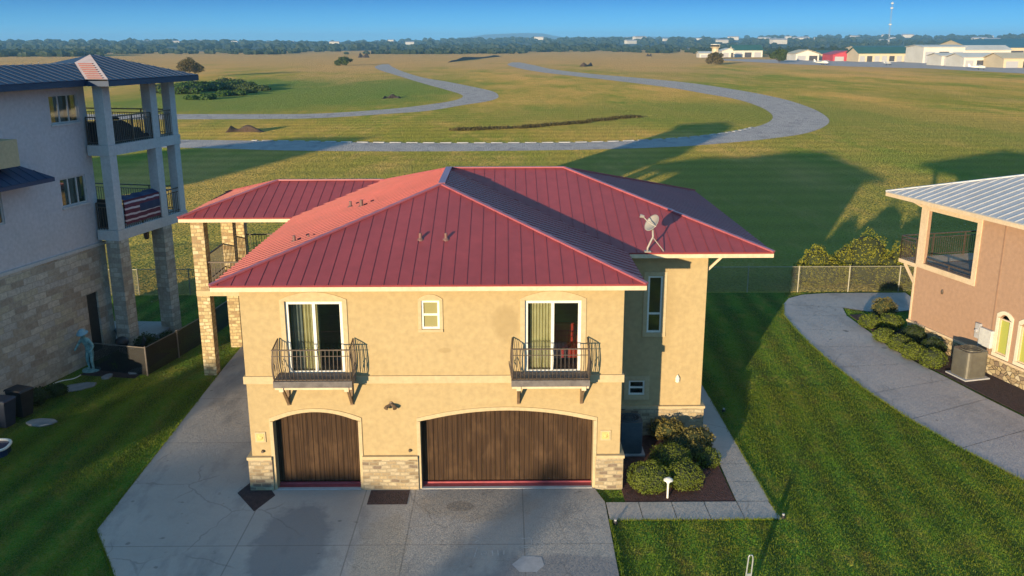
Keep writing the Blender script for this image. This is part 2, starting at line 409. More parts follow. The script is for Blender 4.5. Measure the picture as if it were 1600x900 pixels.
def blob(mb, c, r, seed, amp=.18, n=10):
    rg = random.Random(seed); ph = [rg.uniform(0, 6) for _ in range(4)]
    base = len(mb.v); rows = n//2+1
    for i in range(rows+1):
        th = math.pi*i/rows
        for k in range(n):
            a = 2*math.pi*k/n; d = (math.sin(th)*math.cos(a), math.sin(th)*math.sin(a), math.cos(th))
            q = 1+amp*math.sin(3*d[0]+ph[0])*math.cos(4*d[1]+ph[1])+amp*.6*math.sin(6*d[2]+ph[2]+3*d[0])+rg.uniform(-amp, amp)*.4
            mb.v.append((c[0]+r[0]*d[0]*q, c[1]+r[1]*d[1]*q, c[2]+r[2]*d[2]*q))
    for i in range(rows):
        for k in range(n): a = base+i*n; mb.f.append((a+k, a+(k+1) % n, a+n+(k+1) % n, a+n+k))

# ------------------------------------------------------------------ palette
STUCCO = M('stucco', (.42, .318, .168), (.408, .307, .160), .7, .9, .35, 90, .01)
def stucco_marks():
    t = STUCCO.node_tree; b = t.nodes['Principled BSDF']; src = b.inputs['Base Color'].links[0].from_socket
    v = coords(t); sp = t.nodes.new('ShaderNodeSeparateXYZ'); t.links.new(v, sp.inputs[0]); c = src
    for (cx, cz, rx, rz, amt) in ((2.05, 5.02, .38, .52, .5), (.35, 4.25, .2, .08, .5), (-4.2, 4.45, .14, .1, .45), (-1.2, 2.68, .3, .2, .25), (7.1, 4.3, .35, 1.6, .3)):   # damp patch, scuffs
        dx = math2(t, 'DIVIDE', math2(t, 'SUBTRACT', sp.outputs[0], cx), rx); dz = math2(t, 'DIVIDE', math2(t, 'SUBTRACT', sp.outputs[2], cz), rz)
        d = math2(t, 'ADD', math2(t, 'ADD', math2(t, 'MULTIPLY', dx, dx), math2(t, 'MULTIPLY', dz, dz)), math2(t, 'MULTIPLY', math2(t, 'SUBTRACT', noise(t, v, 4, 4, .7), .5), 1.4))
        c = mixrgb(t, ramp(t, d, 1.3, .5, 0, amt), c, (.29, .21, .10))
    st_ = noise(t, coords(t, (5, 5, .22)), 1.0, 4, .7); c = mixrgb(t, ramp(t, st_, .56, .78, 0, .22), c, (.29, .20, .10))   # faint run marks
    t.links.new(c, b.inputs['Base Color'])
stucco_marks()
TRIM = M('trim_stucco', (.50, .395, .235), (.475, .37, .22), 1, .9, .25, 90)
CREAM = M('fascia_cream', (.66, .52, .36), (.58, .45, .30), 1.3, .6)
WHITE = M('window_white', (.78, .76, .70), (.70, .68, .62), 2, .45)
REDROOF = M('red_metal_roof', (.31, .052, .055), (.26, .044, .047), .35, .5, .05, 8, stretch=(1, 1, .4))
CAPBLUE = M('ridge_metal', (.36, .10, .12), (.30, .08, .10), .6, .35)
DARKMET = M('dark_iron', (.09, .075, .06), (.13, .10, .08), 9, .5, metal=.3)
RAILBR = M('rail_brown', (.10, .075, .06), (.07, .052, .042), 9, .55, metal=.2)
DECKGR = M('deck_grey', (.16, .145, .14), (.10, .09, .09), 5, .8, .3, 40)
BRKT = M('bracket_wood', (.22, .14, .08), (.14, .09, .05), 6, .7, .2, 40)
STONE = brick_mat('ledge_stone', [(.24, .18, .11), (.38, .29, .17), (.44, .36, .24), (.33, .25, .15), (.40, .32, .21), (.19, .14, .10), (.42, .34, .22)], (.30, .25, .17), .26, .11, .014)
STONE2 = rubble_mat('rubble_stone', [(.42, .32, .17), (.30, .22, .13), (.52, .44, .30), (.36, .27, .16), (.22, .16, .11), (.46, .37, .22)], (.07, .055, .04))
STONEL = brick_mat('pale_limestone', [(.40, .35, .29), (.48, .43, .37), (.34, .28, .22), (.52, .46, .38), (.38, .32, .25), (.44, .40, .36), (.46, .40, .30)], (.36, .32, .27), .62, .24, .014, bmp=.5)
COLSTONE = brick_mat('column_stone', [(.45, .34, .18), (.55, .44, .25), (.32, .22, .12), (.50, .40, .22), (.40, .30, .16), (.56, .47, .30)], (.30, .23, .13), .24, .14, .014)
CONC = None
GLASS = glass_mat('clear_glass'); GLASSD = glass_mat('dark_glass', (.01, .014, .02), .16, .25)
INSIDE = M('interior_plaster', (.30, .25, .18), (.26, .21, .15), 1, .9)

# ------------------------------------------------------------------ ground sheets
def field_extra(t, v0, c):
    # a damp green hollow left of the track, straw coloured ground towards the far edge, brown scraped line
    sp = t.nodes.new('ShaderNodeSeparateXYZ'); t.links.new(v0, sp.inputs[0]); X, Y = sp.outputs[0], sp.outputs[1]
    nz = noise(t, coords(t, (1, .35, 1)), .02, 5, .65)
    def gauss(cx, cy, rx, ry):
        dx = math2(t, 'DIVIDE', math2(t, 'SUBTRACT', X, cx), rx); dy = math2(t, 'DIVIDE', math2(t, 'SUBTRACT', Y, cy), ry)
        d = math2(t, 'ADD', math2(t, 'MULTIPLY', dx, dx), math2(t, 'MULTIPLY', dy, dy))
        return ramp(t, math2(t, 'ADD', d, math2(t, 'MULTIPLY', math2(t, 'SUBTRACT', nz, .5), 2.6)), 1.3, .3)
    c = mixrgb(t, math2(t, 'MULTIPLY', gauss(-60., 260., 52., 110.), .9), c, (.10, .17, .03))
    c = mixrgb(t, math2(t, 'MULTIPLY', gauss(28., 170., 40., 34.), .7), c, (.16, .19, .03))
    c = mixrgb(t, math2(t, 'MULTIPLY', gauss(62., 150., 30., 60.), .6), c, (.17, .19, .035))
    far = ramp(t, math2(t, 'ADD', Y, math2(t, 'MULTIPLY', math2(t, 'SUBTRACT', nz, .5), 1100.)), 300., 560., 0, .85)
    c = mixrgb(t, far, c, (.50, .29, .12))
    near = ramp(t, math2(t, 'ADD', Y, math2(t, 'MULTIPLY', math2(t, 'SUBTRACT', nz, .5), 60.)), 118., 78., 0, .45)
    c = mixrgb(t, near, c, (.22, .19, .055))
    return c
FIELD = turf_mat('field_grass', [(.25, .22, .03), (.56, .32, .085), (.13, .20, .016), (.58, .34, .10)], .014, (1, .3, 1), 0, 5.5, 1.15, .25, stripe=(R(88), 5.0, .16), extra=field_extra, cx=.07)
LAWN = turf_mat('lawn_grass', [(.035, .115, .010), (.095, .145, .010), (.02, .085, .010), (.20, .155, .03)], .16, (1, .5, 1), R(25), 11, .9, .05, stripe=(R(4), 1.25, .42), fc=.22)
g = MB(); S = 30000; g.poly([(-S, -400, 0), (S, -400, 0), (S, S, 0), (-S, S, 0)])
tag(g.build('field', FIELD, recalc=False), kind='structure')
g = MB(); g.poly([(-70, -20, .004), (70, -20, .004), (70, 45.3, .004), (-70, 45.3, .004)])
tag(g.build('lawn', LAWN, recalc=False), kind='structure')

def scatter(t, m, b, vec, scale, k):
    n = t.nodes.new('ShaderNodeTexNoise'); n.inputs['Scale'].default_value = scale; n.inputs['Detail'].default_value = 5; n.inputs['Roughness'].default_value = .8
    t.links.new(vec, n.inputs['Vector'])
    def vm(op, a, bb):
        q = t.nodes.new('ShaderNodeVectorMath'); q.operation = op
        for i, x in enumerate((a, bb)):
            if x is None: continue
            if hasattr(x, 'is_output'): t.links.new(x, q.inputs[i])
            else: q.inputs[i].default_value = x
        return q.outputs[0]
    d = vm('MULTIPLY', vm('SUBTRACT', n.outputs[1], (.5, .5, .5)), (k, k, 0))
    t.links.new(vm('NORMALIZE', vm('ADD', d, (0, 0, 1)), None), b.inputs['Normal']); m.cycles.use_bump_map_correction = False
def concrete(name, c1, c2, joints=None, stain=(.16, .15, .15), stains=.35, spots=(), sc=1.2):
    m, t, b = nodes(name); v = coords(t); b.inputs['Roughness'].default_value = .85
    c = mixrgb(t, ramp(t, noise(t, v, .35, 5, .6), .35, .65), c1, c2)
    c = mixrgb(t, ramp(t, noise(t, coords(t, (1, .35, 1)), .55, 6, .65), .52, .66, 0, stains), c, stain)
    c = mixrgb(t, ramp(t, noise(t, v, 7, 4, .7), .45, .8, 0, .3), c, tuple(x*.7 for x in c1))
    sp = t.nodes.new('ShaderNodeSeparateXYZ'); t.links.new(v, sp.inputs[0])
    for (cx, cy, rx, ry, col, amt) in spots:
        dx = math2(t, 'DIVIDE', math2(t, 'SUBTRACT', sp.outputs[0], cx), rx); dy = math2(t, 'DIVIDE', math2(t, 'SUBTRACT', sp.outputs[1], cy), ry)
        d = math2(t, 'ADD', math2(t, 'MULTIPLY', dx, dx), math2(t, 'MULTIPLY', dy, dy))
        f = ramp(t, math2(t, 'ADD', d, math2(t, 'MULTIPLY', math2(t, 'SUBTRACT', noise(t, v, 1.6, 4, .7), .5), 1.6)), 1.15, .75, 0, amt)
        c = mixrgb(t, f, c, col)
    h = noise(t, v, 40, 3)
    vc = t.nodes.new('ShaderNodeTexVoronoi'); vc.feature = 'DISTANCE_TO_EDGE'; vc.inputs['Scale'].default_value = .42      # hairline cracks
    wv = t.nodes.new('ShaderNodeTexNoise'); wv.inputs['Scale'].default_value = 1.6; wv.inputs['Detail'].default_value = 5; t.links.new(v, wv.inputs['Vector'])
    wm = t.nodes.new('ShaderNodeVectorMath'); wm.operation = 'MULTIPLY_ADD'; wm.inputs[1].default_value = (.5, .5, 0); t.links.new(wv.outputs[1], wm.inputs[0]); t.links.new(v, wm.inputs[2]); t.links.new(wm.outputs[0], vc.inputs['Vector'])
    ck = math2(t, 'MULTIPLY', ramp(t, vc.outputs[0], .004, .012, 1, 0), ramp(t, noise(t, v, .3, 2), .5, .56)); c = mixrgb(t, math2(t, 'MULTIPLY', ck, .38), c, tuple(x*.3 for x in c1))
    c = mixrgb(t, ramp(t, noise(t, v, 2.6, 2, .4), .71, .76, 0, .55), c, (.09, .085, .08))      # oil spots
    if joints:
        for ax, pos in joints:
            if isinstance(ax, tuple):   # a joint at an angle: direction angle, offset
                vv = coords(t, (1, 1, 1), (0, 0, ax[0])); s2 = t.nodes.new('ShaderNodeSeparateXYZ'); t.links.new(vv, s2.inputs[0]); q = s2.outputs[0]
            else: q = sp.outputs[ax]
            d = math2(t, 'ABSOLUTE', math2(t, 'SUBTRACT', q, pos)); f = ramp(t, d, .010, .022, 1, 0)
            c = mixrgb(t, math2(t, 'MULTIPLY', f, .6), c, tuple(x*.35 for x in c1))
    t.links.new(c, b.inputs['Base Color']); scatter(t, m, b, v, 30, sc); MATS[name] = m; return m
C1, C2 = (.42, .385, .355), (.36, .335, .31)
DRIVE = concrete('driveway_concrete', C1, C2, [(0, -6.95), (0, -4.05), (0, -2.62), (0, .45), (1, 20.9), (1, 16.5), (1, 27.2), (1, 31.0)],
                 (.19, .185, .185), .8, [(-1.3, 22.9, .42, .3, (.09, .08, .075), .75), (1.6, 19.2, 2.4, 1.2, (.17, .17, .19), .6), (-5.6, 20.9, 1.0, 2.2, (.17, .17, .18), .6), (-3.2, 20.5, .7, 2.0, (.37, .32, .26), .6), (-.8, 23.1, 1.7, 1.0, (.33, .28, .23), .6)])
PATH = concrete('path_concrete', (.46, .42, .40), (.40, .365, .355), [((R(-14), )[0:1]+(0,), 9999.0)] if False else None, (.20, .19, .19), .5)
WALK = concrete('walk_concrete', (.46, .41, .37), (.40, .36, .33), None, (.3, .27, .25), .25)
def slab(name, pts, mat, z=.04, z0=-.08):
    g = MB(); g.prism(pts, z0, z); return tag(g.build(name, mat), kind='structure')
slab('driveway', [(-10.9, 21.75), (-9.55, 19.6), (-8.0, 16.2), (-6.4, 11), (2.6, 11), (2.76, 23.1), (2.55, 23.9), (2.55, 24.45), (-7.2, 24.45), (-7.3, 37.2), (-11.3, 37.2), (-11.25, 33.5)], DRIVE)
for i in range(5):     # concrete squares of the front walk and the side walk
    x0 = 2.79+i*.92
    slab('sidewalk', [(x0, 22.12), (x0+.90, 22.12), (x0+.90, 23.08), (x0, 23.08)] if i < 4 else [(x0, 22.12), (x0+.98, 22.12), (x0+.88, 23.08), (x0, 23.08)], WALK)
xa, xb = lambda y: 6.47+(y-23.1)*.028, lambda y: 7.38-(y-22.1)*.0+0*(y)
y = 23.11
while y < 38:
    y1 = y+1.18
    slab('sidewalk', [(xa(y), y), (7.40, y), (7.40, y1-.02), (xa(y1), y1-.02)], WALK); y = y1
slab('sidewalk', [(xa(y), y), (7.40, y), (7.40, y+3), (xa(y), y+3)], WALK)
# the neighbour's curving driveway, cast in bays
outer = [(13.70, 43.0), (13.18, 41.2), (13.05, 39.0), (13.05, 36.6), (13.15, 34.0), (13.42, 31.2), (13.85, 28.8), (14.47, 26.5), (15.25, 24.2), (16.4, 21.4), (18.0, 18.4)]
inner = [(16.4, 42.4), (16.1, 41.0), (16.2, 38.6), (16.25, 36.4), (16.55, 34.4), (16.98, 32.6), (17.4, 30.6), (18.0, 28.2), (18.9, 25.8), (20.2, 23.2), (22, 20.4)]
for i in range(len(outer)-1):
    e = .012
    a, b, c, d = outer[i], inner[i], inner[i+1], outer[i+1]
    lp = lambda p, q, k: (p[0]+(q[0]-p[0])*k, p[1]+(q[1]-p[1])*k)
    slab('neighbour_driveway', [lp(a, d, e), lp(b, c, e), lp(c, b, 0), d], PATH)
slab('neighbour_driveway', [(13.70, 43.02), (14.3, 44.1), (15.2, 44.75), (16.6, 45.05), (20.6, 45.05), (20.4, 42.2), (17.9, 41.4), (16.4, 42.42)], PATH)
MULCH = M('mulch', (.055, .025, .022), (.11, .045, .04), 9, .95, 1.0, 26, .06)
MULCHD = M('dark_mulch', (.035, .022, .025), (.07, .04, .04), 9, .95, 1.0, 26, .06)
def bed(pts, mat, z=.03): 
    g = MB(); g.prism(pts, -.05, z); return tag(g.build('mulch_bed', mat), kind='structure')
bed([(3.34, 23.1), (6.44, 23.1), (6.52, 27.6), (3.26, 27.6)], MULCH)
bed([(-7.74, 23.75), (-6.98, 22.68), (-6.62, 23.6), (-7.38, 24.9)], MULCHD, .05)
bed([(-3.92, 23.03), (-2.8, 23.03), (-2.8, 23.86), (-3.92, 23.86)], MULCHD, .05)
bed([(16.3, 41.2), (16.42, 38.6), (16.45, 36.4), (16.75, 34.4), (17.16, 32.6), (17.6, 30.6), (18.2, 28.2), (19.4, 25.4), (21.5, 25.6), (17.2, 41.3)], MULCHD)
bed([(-16.7, 33.6), (-14.4, 33.2), (-14.1, 36.2), (-16.2, 36.0)], MULCHD, .02)
CHALK = M('chalk', (.55, .52, .50), (.4, .38, .37), 14, .95)
PATCH = M('pale_patch', (.42, .42, .44), (.35, .35, .37), 4, .9)
def strokes(lines, z=.045, w_=.03):
    g = MB()
    for l in lines:
        for p, q in zip(l, l[1:]):
            a, b = Vector((p[0], p[1], z)), Vector((q[0], q[1], z)); d = (b-a).normalized(); n_ = Vector((-d.y, d.x, 0))*w_/2
            g.poly([a-n_, b-n_, b+n_, a+n_])
    return g
ox, oy = -.98, 20.4
ch = [[(ox, oy+.35), (ox+.22, oy+.36), (ox+.16, oy-.1)], [(ox+.34, oy+.12), (ox+.46, oy+.16), (ox+.44, oy-.02), (ox+.34, oy-.03), (ox+.33, oy+.1), (ox+.48, oy+.02)],
      [(ox+.6, oy+.2), (ox+.62, oy-.05)], [(ox+.74, oy+.22), (ox+.76, oy-.04)], [(ox+.9, oy+.2), (ox+.9, oy)],
      [(ox+1.35, oy+.75), (ox+1.6, oy+.8), (ox+1.62, oy+.5), (ox+1.3, oy+.35), (ox+1.7, oy+.3)], [(ox+1.75, oy+.6), (ox+1.95, oy+.45), (ox+1.8, oy+.3)], [(ox+.1, oy+.95), (ox+.3, oy+.75), (ox+.15, oy+.6)]]
tag(strokes(ch, .046, .028).build('chalk_drawing', CHALK, recalc=False), kind='structure')
g = MB(); g.poly([(.12, 19.95, .046), (.3, 19.62, .046), (.72, 19.6, .046), (.92, 19.9, .046), (.86, 20.28, .046), (.4, 20.34, .046)]); tag(g.build('pale_concrete_patch', PATCH, recalc=False), kind='structure')

# race track: strips between an inner and an outer edge
def resample(pts, n):
    P = [Vector((x, y, 0)) for x, y in pts]
    # Catmull-Rom then even spacing
    Q = []
    for i in range(len(P)-1):
        a, b, c, d = P[max(i-1, 0)], P[i], P[i+1], P[min(i+2, len(P)-1)]
        for k in range(10):
            s = k/10; Q.append(.5*((2*b)+(c-a)*s+(2*a-5*b+4*c-d)*s*s+(3*b-a-3*c+d)*s**3))
    Q.append(P[-1]); L = [0]
    for a, b in zip(Q, Q[1:]): L.append(L[-1]+(b-a).length)
    out = []; j = 0
    for i in range(n):
        t_ = L[-1]*i/(n-1)
        while j < len(L)-2 and L[j+1] < t_: j += 1
        k = (t_-L[j])/max(1e-6, L[j+1]-L[j]); out.append(Q[j].lerp(Q[j+1], min(k, 1)))
    return out
# camera ray helper used only to read ground coordinates off known sight lines
def gp(px, py, z=0.0):
    d = fwd + rt2*((px-800)/F_PX) + up2*((450-py)/F_PX); k = (z-CAM_H)/d.z; return (d.x*k, d.y*k)
ASPH = concrete('track_asphalt', (.40, .38, .38), (.33, .315, .32), None, (.22, .21, .225), .8, (), 12)
def track(inner, outer, n=160, z=.012):
    a, b = resample([gp(*p) for p in inner], n), resample([gp(*p) for p in outer], n); m = MB()
    m.v = [(p.x, p.y, z) for p in a]+[(p.x, p.y, z) for p in b]; m.f = [(i, i+1, n+i+1, n+i) for i in range(n-1)]
    return m, a, b
A_in = [(-420, 214), (0, 216), (290, 218.5), (440, 220.5), (600, 223), (760, 223.5), (930, 222), (1060, 216), (1140, 207), (1185, 197), (1205, 188), (1205, 178), (1185, 166), (1150, 155), (1100, 146), (1040, 136), (960, 126), (890, 118), (840, 112), (808, 106), (793, 101), (800, 97.5)]
A_out = [(-420, 226), (0, 229), (290, 231), (440, 235), (600, 236.5), (760, 236), (930, 233.5), (1060, 229), (1140, 223), (1200, 217), (1260, 208), (1292, 195), (1292, 183), (1265, 168), (1220, 154), (1160, 142), (1080, 130), (1000, 122), (920, 115), (862, 108), (835, 102), (812, 97.5)]
B_in = [(-400, 181), (0, 179), (280, 178.5), (400, 178.5), (500, 177.5), (612, 170), (669, 163.5), (705, 158), (721, 153), (721, 148), (700, 141), (660, 130), (624, 119), (592, 109), (586, 104), (597, 100.5)]
B_out = [(-400, 189), (0, 188), (280, 186.5), (400, 186), (500, 184.5), (612, 177.5), (669, 173), (725, 164), (765, 157.5), (779, 151), (770, 143), (740, 136), (700, 128), (660, 121), (630, 112), (613, 104.5), (608, 100.5)]
mA, Ai, Ao = track(A_in, A_out, 900); tag(mA.build('race_track', ASPH, recalc=False), kind='structure')
mB, Bi, Bo = track(B_in, B_out, 200); tag(mB.build('race_track', ASPH, recalc=False), kind='structure')
KERB = M('rumble_white', (.46, .45, .43), (.30, .29, .28), .6, .8)
kb = MB()
for i in range(899):
    p, q = Ai[i], Ai[i+1]
    if i % 3 == 2 or p.x < -34 or p.y > 140: continue
    d = (q-p).normalized(); nn = Vector((-d.y, d.x, 0))
    if nn.dot(Ao[i]-p) > 0: nn = -nn
    p2, q2 = p-nn*.1, q-nn*.1
    kb.hexa([(p2.x, p2.y, 0), (q2.x, q2.y, 0), (q2.x+nn.x*.45, q2.y+nn.y*.45, 0), (p2.x+nn.x*.45, p2.y+nn.y*.45, 0)]+[(p2.x, p2.y, .09), (q2.x, q2.y, .09), (q2.x+nn.x*.45, q2.y+nn.y*.45, .09), (p2.x+nn.x*.45, p2.y+nn.y*.45, .09)])
tag(kb.build('rumble_kerb', KERB), kind='structure')
# airfield apron
APR = concrete('apron_concrete', (.44, .40, .39), (.38, .35, .35), None, (.32, .30, .30), .4, (), 9)
g = MB(); g.poly([(*gp(*p), .02) for p in [(1130, 94.5), (1235, 100), (1330, 104), (1450, 107), (1600, 115), (1760, 122), (1900, 105), (1600, 96), (1440, 95), (1240, 93.5), (1130, 92)]])
tag(g.build('airfield_apron', APR, recalc=False), kind='structure')

# ================================================================== THE HOUSE
house = thing('house', 'tan stucco two storey house with red metal roof and two arched brown garage doors', 'house', (-2.05, 31, 0))
F = Fr((0, 24), (1, 0), (0, -1))
E_Z, WT = 6.28, 6.2
gL = (-6.64, -4.22, 0, 2.15, 2.44); gR = (-2.46, 2.48, 0, 2.13, 2.46)
dL = (-6.08, -4.50, 3.56, 5.68, 5.68); dR = (.52, 2.08, 3.56, 5.68, 5.68); wS = (-2.33, -1.83, 4.88, 5.70, 5.70)
m = MB(); facade(m, F, -7.3, 3.25, 0, WT, [gL, gR, dL, dR, wS], .34)
FR = Fr((0, 27.7), (1, 0), (0, -1))
tall, small = (4.49, 4.96, 3.55, 5.42, 5.42), (3.98, 4.50, 1.42, 1.92, 1.92)
facade(m, FR, 3.25, 6.35, 0, WT, [tall, small], .14)
m.poly([(3.25, 24, 0), (3.25, 27.7, 0), (3.25, 27.7, WT), (3.25, 24, WT)])
m.poly([(6.35, 27.7, 0), (6.35, 38.9, 0), (6.35, 38.9, WT), (6.35, 27.7, WT)])
m.poly([(-7.3, 24, 0), (-7.3, 38.9, 0), (-7.3, 38.9, WT), (-7.3, 24, WT)])
m.poly([(-7.3, 38.9, 0), (6.35, 38.9, 0), (6.35, 38.9, WT), (-7.3, 38.9, WT)])
m.build('wall', STUCCO, house, True, recalc=False)
# storey floor inside
m = MB(); m.box(-7.2, 3.2, 24.2, 38, 3.2, 3.5); m.box(-7.2, 3.2, 30, 30.1, 3.5, 6.1); m.box(-3.0, -2.9, 24.2, 30, 3.5, 6.1); m.build('interior_floor', INSIDE, house, True)
# stone plinth with a stucco ledge above it
m = MB()
g1, g2, g3, g4 = gL[0]-.08, gL[1]+.08, gR[0]-.08, gR[1]+.08
for bx in ([(-7.4, g1, 23.90, 23.999, 0, 1.0), (-7.4, -7.301, 24.0, 38.9, 0, 1.0)], [(g2, g3, 23.90, 23.999, 0, 1.0)],
           [(g4, 3.35, 23.90, 23.999, 0, 1.0), (3.251, 3.35, 24.0, 27.6, 0, 1.0)], [(3.35, 6.45, 27.60, 27.699, 0, .98), (6.351, 6.45, 27.70, 38.9, 0, .98)]):
    m = MB(); [m.box(*b) for b in bx]; m.build('stone_plinth', STONE, house, True)
for bx in ([(-7.43, g1-.01, 23.87, 23.997, 1.001, 1.09), (-7.43, -7.303, 24.0, 38.9, 1.001, 1.09)], [(g2+.01, g3-.01, 23.87, 23.997, 1.001, 1.09)],
           [(g4+.01, 3.38, 23.87, 23.997, 1.001, 1.09), (3.253, 3.38, 24.0, 27.57, 1.001, 1.09)], [(3.38, 6.48, 27.57, 27.697, .981, 1.06), (6.353, 6.48, 27.70, 38.9, .981, 1.06)]):
    m = MB(); [m.box(*b) for b in bx]; m.build('stone_ledge', TRIM, house, True)
m = MB(); m.box(-7.36, 3.31, 23.94, 23.996, 3.30, 3.52); m.box(-7.36, -7.304, 24.0, 38.8, 3.30, 3.52); m.box(3.254, 3.31, 24.0, 27.69, 3.30, 3.52)
m.build('belt_course', TRIM, house, True)
for o in (gL, gR): m = MB(); trim_ring(m, F, o[0], o[1], 0, o[3], o[4], .10, .001, .035, False); m.build('garage_surround', TRIM, house, True)
for o, wd in ((dL, .13), (dR, .13), (wS, .09)):
    a, b = o[0], o[1]; m = MB()
    for s0, s1 in ((a-wd, a-.001), (b+.001, b+wd)): m.fbox(F, s0, s1, .001, .03, o[2] if o[2] < 4 else o[2]-.09, 5.70)
    for k in range(16):
        A, B = a-wd, b+wd; x0, x1 = A+(B-A)*k/16, A+(B-A)*(k+1)/16; T = lambda s: 5.74+(.22 if wd > .1 else .14)*(1-(2*(s-A)/(B-A)-1)**2)
        m.hexa([F(x0, .001, 5.701), F(x1, .001, 5.701), F(x1, .03, 5.701), F(x0, .03, 5.701), F(x0, .001, T(x0)), F(x1, .001, T(x1)), F(x1, .03, T(x1)), F(x0, .03, T(x0))])
    if wd < .1: m.fbox(F, wS[0]-.09, wS[1]+.09, .031, .05, 4.80, 4.875)
    m.build('window_surround', TRIM, house, True)
for o, wd in ((tall, .13), (small, .15)): m = MB(); trim_ring(m, FR, o[0], o[1], o[2], o[3], o[3], wd, .001, .03); m.build('window_surround', TRIM, house, True)
# garage doors: stained vertical boards, a red seal along the floor
def door_mat():
    m, t, b = nodes('stained_boards'); v = coords(t, (14, 14, .8)); sp = t.nodes.new('ShaderNodeSeparateXYZ'); v0 = coords(t); t.links.new(v0, sp.inputs[0])
    c = mixrgb(t, ramp(t, noise(t, v, 1.2, 5, .6), .3, .7), (.065, .036, .018), (.034, .018, .010))
    c = mixrgb(t, ramp(t, noise(t, coords(t, (1.6, 1, .9)), 1.5, 4, .6), .5, .75, 0, .7), c, (.115, .066, .034))
    j = math2(t, 'ABSOLUTE', math2(t, 'SUBTRACT', math2(t, 'FRACT', math2(t, 'MULTIPLY', sp.outputs[0], 7.2)), .5)); f = ramp(t, j, .03, .09, 1, 0)
    c = mixrgb(t, math2(t, 'MULTIPLY', f, .8), c, (.012, .007, .005)); t.links.new(c, b.inputs['Base Color']); b.inputs['Roughness'].default_value = .75; b.inputs['Specular IOR Level'].default_value = .2
    bump(t, b, math2(t, 'SUBTRACT', noise(t, v, 3), f), .5, .02); return m
DOORM = door_mat(); REDP = M('red_seal', (.36, .07, .085), (.27, .055, .065), 6, .6)
for k, o in enumerate((gL, gR)):
    m = MB(); a, b = o[0], o[1]; n_ = 14
    for i in range(n_):
        x0, x1 = a+(b-a)*i/n_+(.004 if i else -.05), a+(b-a)*(i+1)/n_-(.004 if i < n_-1 else -.05)
        T = lambda s: o[3]+(o[4]-o[3])*(1-(2*(min(max(s, a), b)-a)/(b-a)-1)**2)+.03
        m.hexa([(x0, 24.30, .14), (x1, 24.30, .14), (x1, 24.35, .14), (x0, 24.35, .14), (x0, 24.30, T(x0)), (x1, 24.30, T(x1)), (x1, 24.35, T(x1)), (x0, 24.35, T(x0))])
    gd = m.build('garage_door', DOORM, house, True); gd['label'] = ('single arched garage door of dark brown boards', 'wide double arched garage door of dark brown boards')[k]
    q = MB(); q.box(a, b, 24.27, 24.34, .045, .10); q.box(a+.02, b-.02, 24.06, 24.27, .041, .055); q.build('bottom_seal', REDP, gd, True)
    q = MB(); q.box(a, b, 23.93, 24.055, .04, .056); q.build('threshold', M('threshold_pale', (.5, .5, .5), (.42, .42, .43), 5, .8), gd, True)
# sliding doors with curtains
CURT = M('curtain_cloth', (.78, .72, .46), (.66, .60, .36), 4, .9); CURTG = M('grey_drape', (.26, .30, .31), (.20, .23, .24), 4, .9)
def curtain(x0, x1, y, z0, z1, mat, parent, folds=6, amp=.05):
    m = MB(); n_ = folds*6; base = 0
    for i in range(n_+1):
        x = x0+(x1-x0)*i/n_; yy = y+amp*math.sin(2*math.pi*i/6)
        m.v += [(x, yy, z0), (x, yy, z1)]
    m.f = [(2*i, 2*i+2, 2*i+3, 2*i+1) for i in range(n_)]
    return m.build('curtain', mat, parent, True, smooth=True, recalc=False)
for k, o in enumerate((dL, dR)):
    a, b = o[0], o[1]; mid = (a+b)/2-.01
    f = window(house, F, a, b, o[2], o[3], -.12, .085, (mid,), (), WHITE, GLASS, True, 'sliding_door', .07)
    if k == 0: curtain(a+.42, a+.86, 24.32, 3.52, 5.66, CURT, f, 5); curtain(a+.08, a+.40, 24.36, 3.52, 5.66, CURTG, f, 3)
    else: curtain(a+.16, mid-.02, 24.32, 3.52, 5.66, CURT, f, 7); 
window(house, F, wS[0], wS[1], wS[2], wS[3], -.07, .06, (), ((wS[2]+wS[3])/2,), WHITE, glass_mat('blind_glass', (.33, .30, .14), .10, .05), True)
window(house, FR, tall[0], tall[1], tall[2], tall[3], -.07, .06, (), (4.18,), WHITE, GLASSD, True)
window(house, FR, small[0], small[1], small[2], small[3], -.07, .055, (), ((small[2]+small[3])/2,), WHITE, GLASSD, True)
# plaques, hose bibs, lights
PLQ = M('plaque_tile', (.66, .50, .20), (.58, .43, .16), 12, .7, .8, 22, .05)
for x in (-7.02, 2.83):
    m = MB(); m.box(x-.15, x+.15, 23.965, 23.998, 1.52, 1.83); p = m.build('plaque', TRIM, house, True)
    q = MB(); q.box(x-.105, x+.105, 23.955, 23.964, 1.565, 1.785); q.lathe((x, 23.955, 1.675), [(.075, 0), (.06, .012), (.02, .02)], 12, Matrix.Rotation(R(90), 3, 'X')); q.build('relief', PLQ, p, True)
for x in (-6.98, -2.77):
    m = MB(); m.lathe((x, 23.998, 1.24), [(.045, 0), (.045, .05), (.03, .09)], 10, Matrix.Rotation(R(90), 3, 'X')); m.build('hose_bib', DARKMET, house, True)
m = MB(); m.lathe((-3.26, 23.998, 2.68), [(.06, 0), (.06, .03), (.02, .05)], 12, Matrix.Rotation(R(90), 3, 'X')); fl = m.build('flood_light', M('light_bronze', (.16, .11, .07), (.1, .07, .05), 9, .5), house, True)
for s in (-1, 1):
    m = MB(); m.tube([(-3.26, 23.93, 2.68), (-3.26+.1*s, 23.86, 2.64), (-3.26+.13*s, 23.8, 2.60)], [.025, .05, .065], 10); m.build('lamp_head', MATS['light_bronze'], fl, True)
m = MB(); m.lathe((5.55, 27.64, 1.86), [(.03, 0), (.07, .03), (.075, .16), (.03, .24), (.01, .27)], 10); m.box(5.52, 5.58, 27.62, 27.698, 1.95, 2.02)
m.build('wall_lantern', WHITE, house, True)
